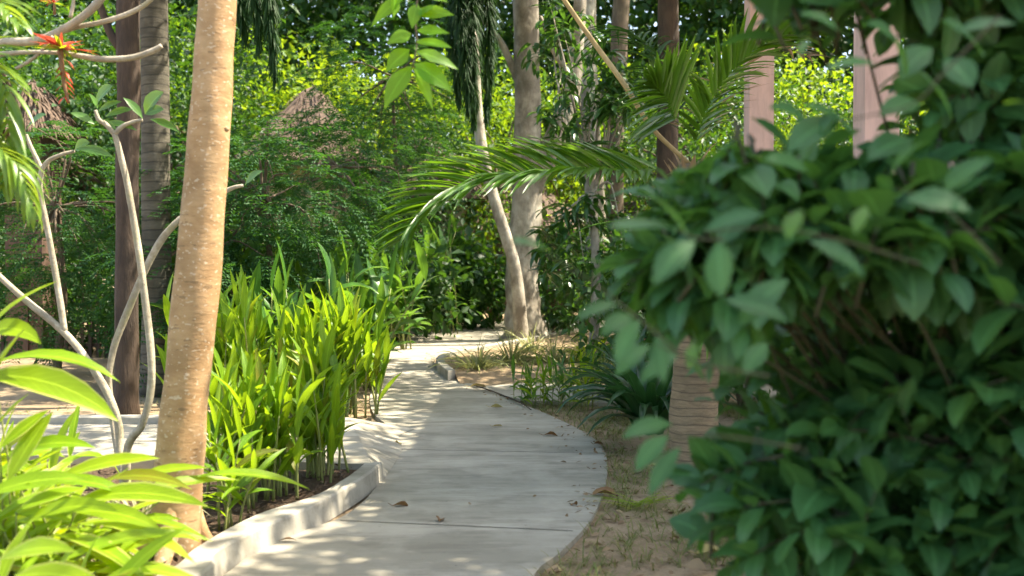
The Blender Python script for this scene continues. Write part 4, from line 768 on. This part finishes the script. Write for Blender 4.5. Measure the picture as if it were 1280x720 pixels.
# single fallen leaves
def dead_leaf(x, y, L, W, az, curl, mat, label, z=.008, lift=.25):
    b = G(x, y); t = thing('fallen_leaf', label, 'leaf', b, 'fallen leaves'); mb = MB(); b = b+A(0, 0, z)
    d = A(math.cos(az), math.sin(az), 0); q = b-d*L*.5
    blades(mb, [q], az, lift, lift-curl, L, W, rng.normal(0, .3), OVATE, .55, .15); tube(mb, [q-d*L*.35+A(0, 0, .02), q-d*L*.15+A(0, 0, .006), q], [.0015, .002, .002], 5, 3); mb.build('blade', M[mat], t)
for a in ((502, 633, .10, .030, .3, .9, 'dead', 'curled brown and yellow dead leaf in the middle of the path'), (550, 651, .085, .028, 1.5, .8, 'dead', 'upright rust brown dead leaf on the front path joint'), (360, 677, .09, .014, .1, .5, 'dead', 'small dark brown dead leaf near the kerb foot'), (689, 545, .13, .035, .1, .7, 'dead', 'flat dark brown dead leaf near the right path edge beyond the joint'), (621, 510, .14, .025, -.2, .5, 'deady', 'pale yellow dead leaf far along the path'), (622, 534, .09, .02, .2, .5, 'deady', 'tiny yellowish dead leaf past the path joint'),
          (598, 484, .20, .045, .1, .6, 'deady', 'light tan dead leaf at the end of the dark slab edge line'), (497, 555, .13, .022, 2.0, .9, 'deady', 'greenish yellow dead leaf on the slab ramp'), (718, 632, .06, .022, .9, .8, 'dead', 'small standing dead leaf near the large one at the path edge'), (757, 619, .17, .055, .1, .7, 'dead', 'largest dead leaf, olive brown, lying on the right path edge'), (452, 565, .12, .022, .2, .5, 'deady', 'flat greenish yellow dead leaf on the side slab'),
          (819, 585, .12, .03, -.6, .6, 'deady', 'pale yellow dead leaf at the foot of the ringed palm'), (748, 556, .08, .03, .2, .8, 'dead', 'orange brown dead leaf against the path edge by the joint'), (888, 692, .15, .045, .3, .7, 'deady', 'tan dead leaf on the sand under the glossy shrub'), (760, 690, .08, .02, .7, .8, 'litter', 'small tan dead leaf on the bare sandy verge'), (868, 712, .13, .04, 2.4, .7, 'litter', 'crumpled tan dead leaf nearest the shrub stems')): dead_leaf(*a)
t = thing('twig', 'thin dark twig shape standing in for the lower edge of the side slab', 'twig', G(628, 495)); mb = MB()  # the dark line is the side slab's lower edge, drawn as an added twig
tube(mb, [G(590, 481, .02), G(610, 487, .035), G(628, 494, .02), G(650, 503, .03), G(664, 512, .015)], [.006, .008, .01, .009, .005], 6); mb.build('stem', M['dark'], t)

# ------------------------------------------------------------------ light, sky, camera
sd = unit(A(.50, .13, .86)); el = math.asin(sd[2]); azs = math.atan2(sd[0], sd[1])
L = bpy.data.lights.new('sun', 'SUN'); L.energy = 4.4; L.angle = math.radians(.53); L.color = (1, .95, .86)
so = bpy.data.objects.new('sun', L); COL.objects.link(so); so.rotation_euler = Vector(-sd).to_track_quat('-Z', 'Y').to_euler(); so.location = (8, 2, 14)
W = bpy.data.worlds.new('World'); S.world = W; W.use_nodes = True; nt = W.node_tree; bg = nt.nodes['Background']
sk = nt.nodes.new('ShaderNodeTexSky'); sk.sky_type = 'NISHITA'; sk.sun_disc = False; sk.sun_elevation = el; sk.sun_rotation = azs; sk.dust_density = 2.; sk.air_density = 1.0
nt.links.new(sk.outputs[0], bg.inputs[0]); bg.inputs[1].default_value = .15
cam = bpy.data.cameras.new('camera'); co = bpy.data.objects.new('camera', cam); COL.objects.link(co); S.camera = co
co.location = CAM; co.rotation_euler = (PI/2-PITCH, 0, 0); cam.sensor_width = 36; cam.lens = FPX/1280*36; cam.clip_end = 900; cam.clip_start = .05
cam.dof.use_dof = True; cam.dof.focus_distance = 8.5; cam.dof.aperture_fstop = 1.9
S.view_settings.view_transform = 'Standard'; S.view_settings.look = 'None'; S.view_settings.gamma = 1; S.view_settings.exposure = 2.0; S.view_settings.use_curve_mapping = False
S.view_settings.use_white_balance = True; S.view_settings.white_balance_temperature = 7350; S.view_settings.white_balance_tint = 8
S.render.engine = 'CYCLES'; c = S.cycles; c.max_bounces = 7; c.diffuse_bounces = 5; c.glossy_bounces = 2; c.transmission_bounces = 4; c.transparent_max_bounces = 4
c.use_denoising = True; c.denoiser = 'OPENIMAGEDENOISE'; c.sample_clamp_indirect = 8; c.caustics_reflective = False; c.caustics_refractive = False; c.use_adaptive_sampling = True; c.adaptive_threshold = .02
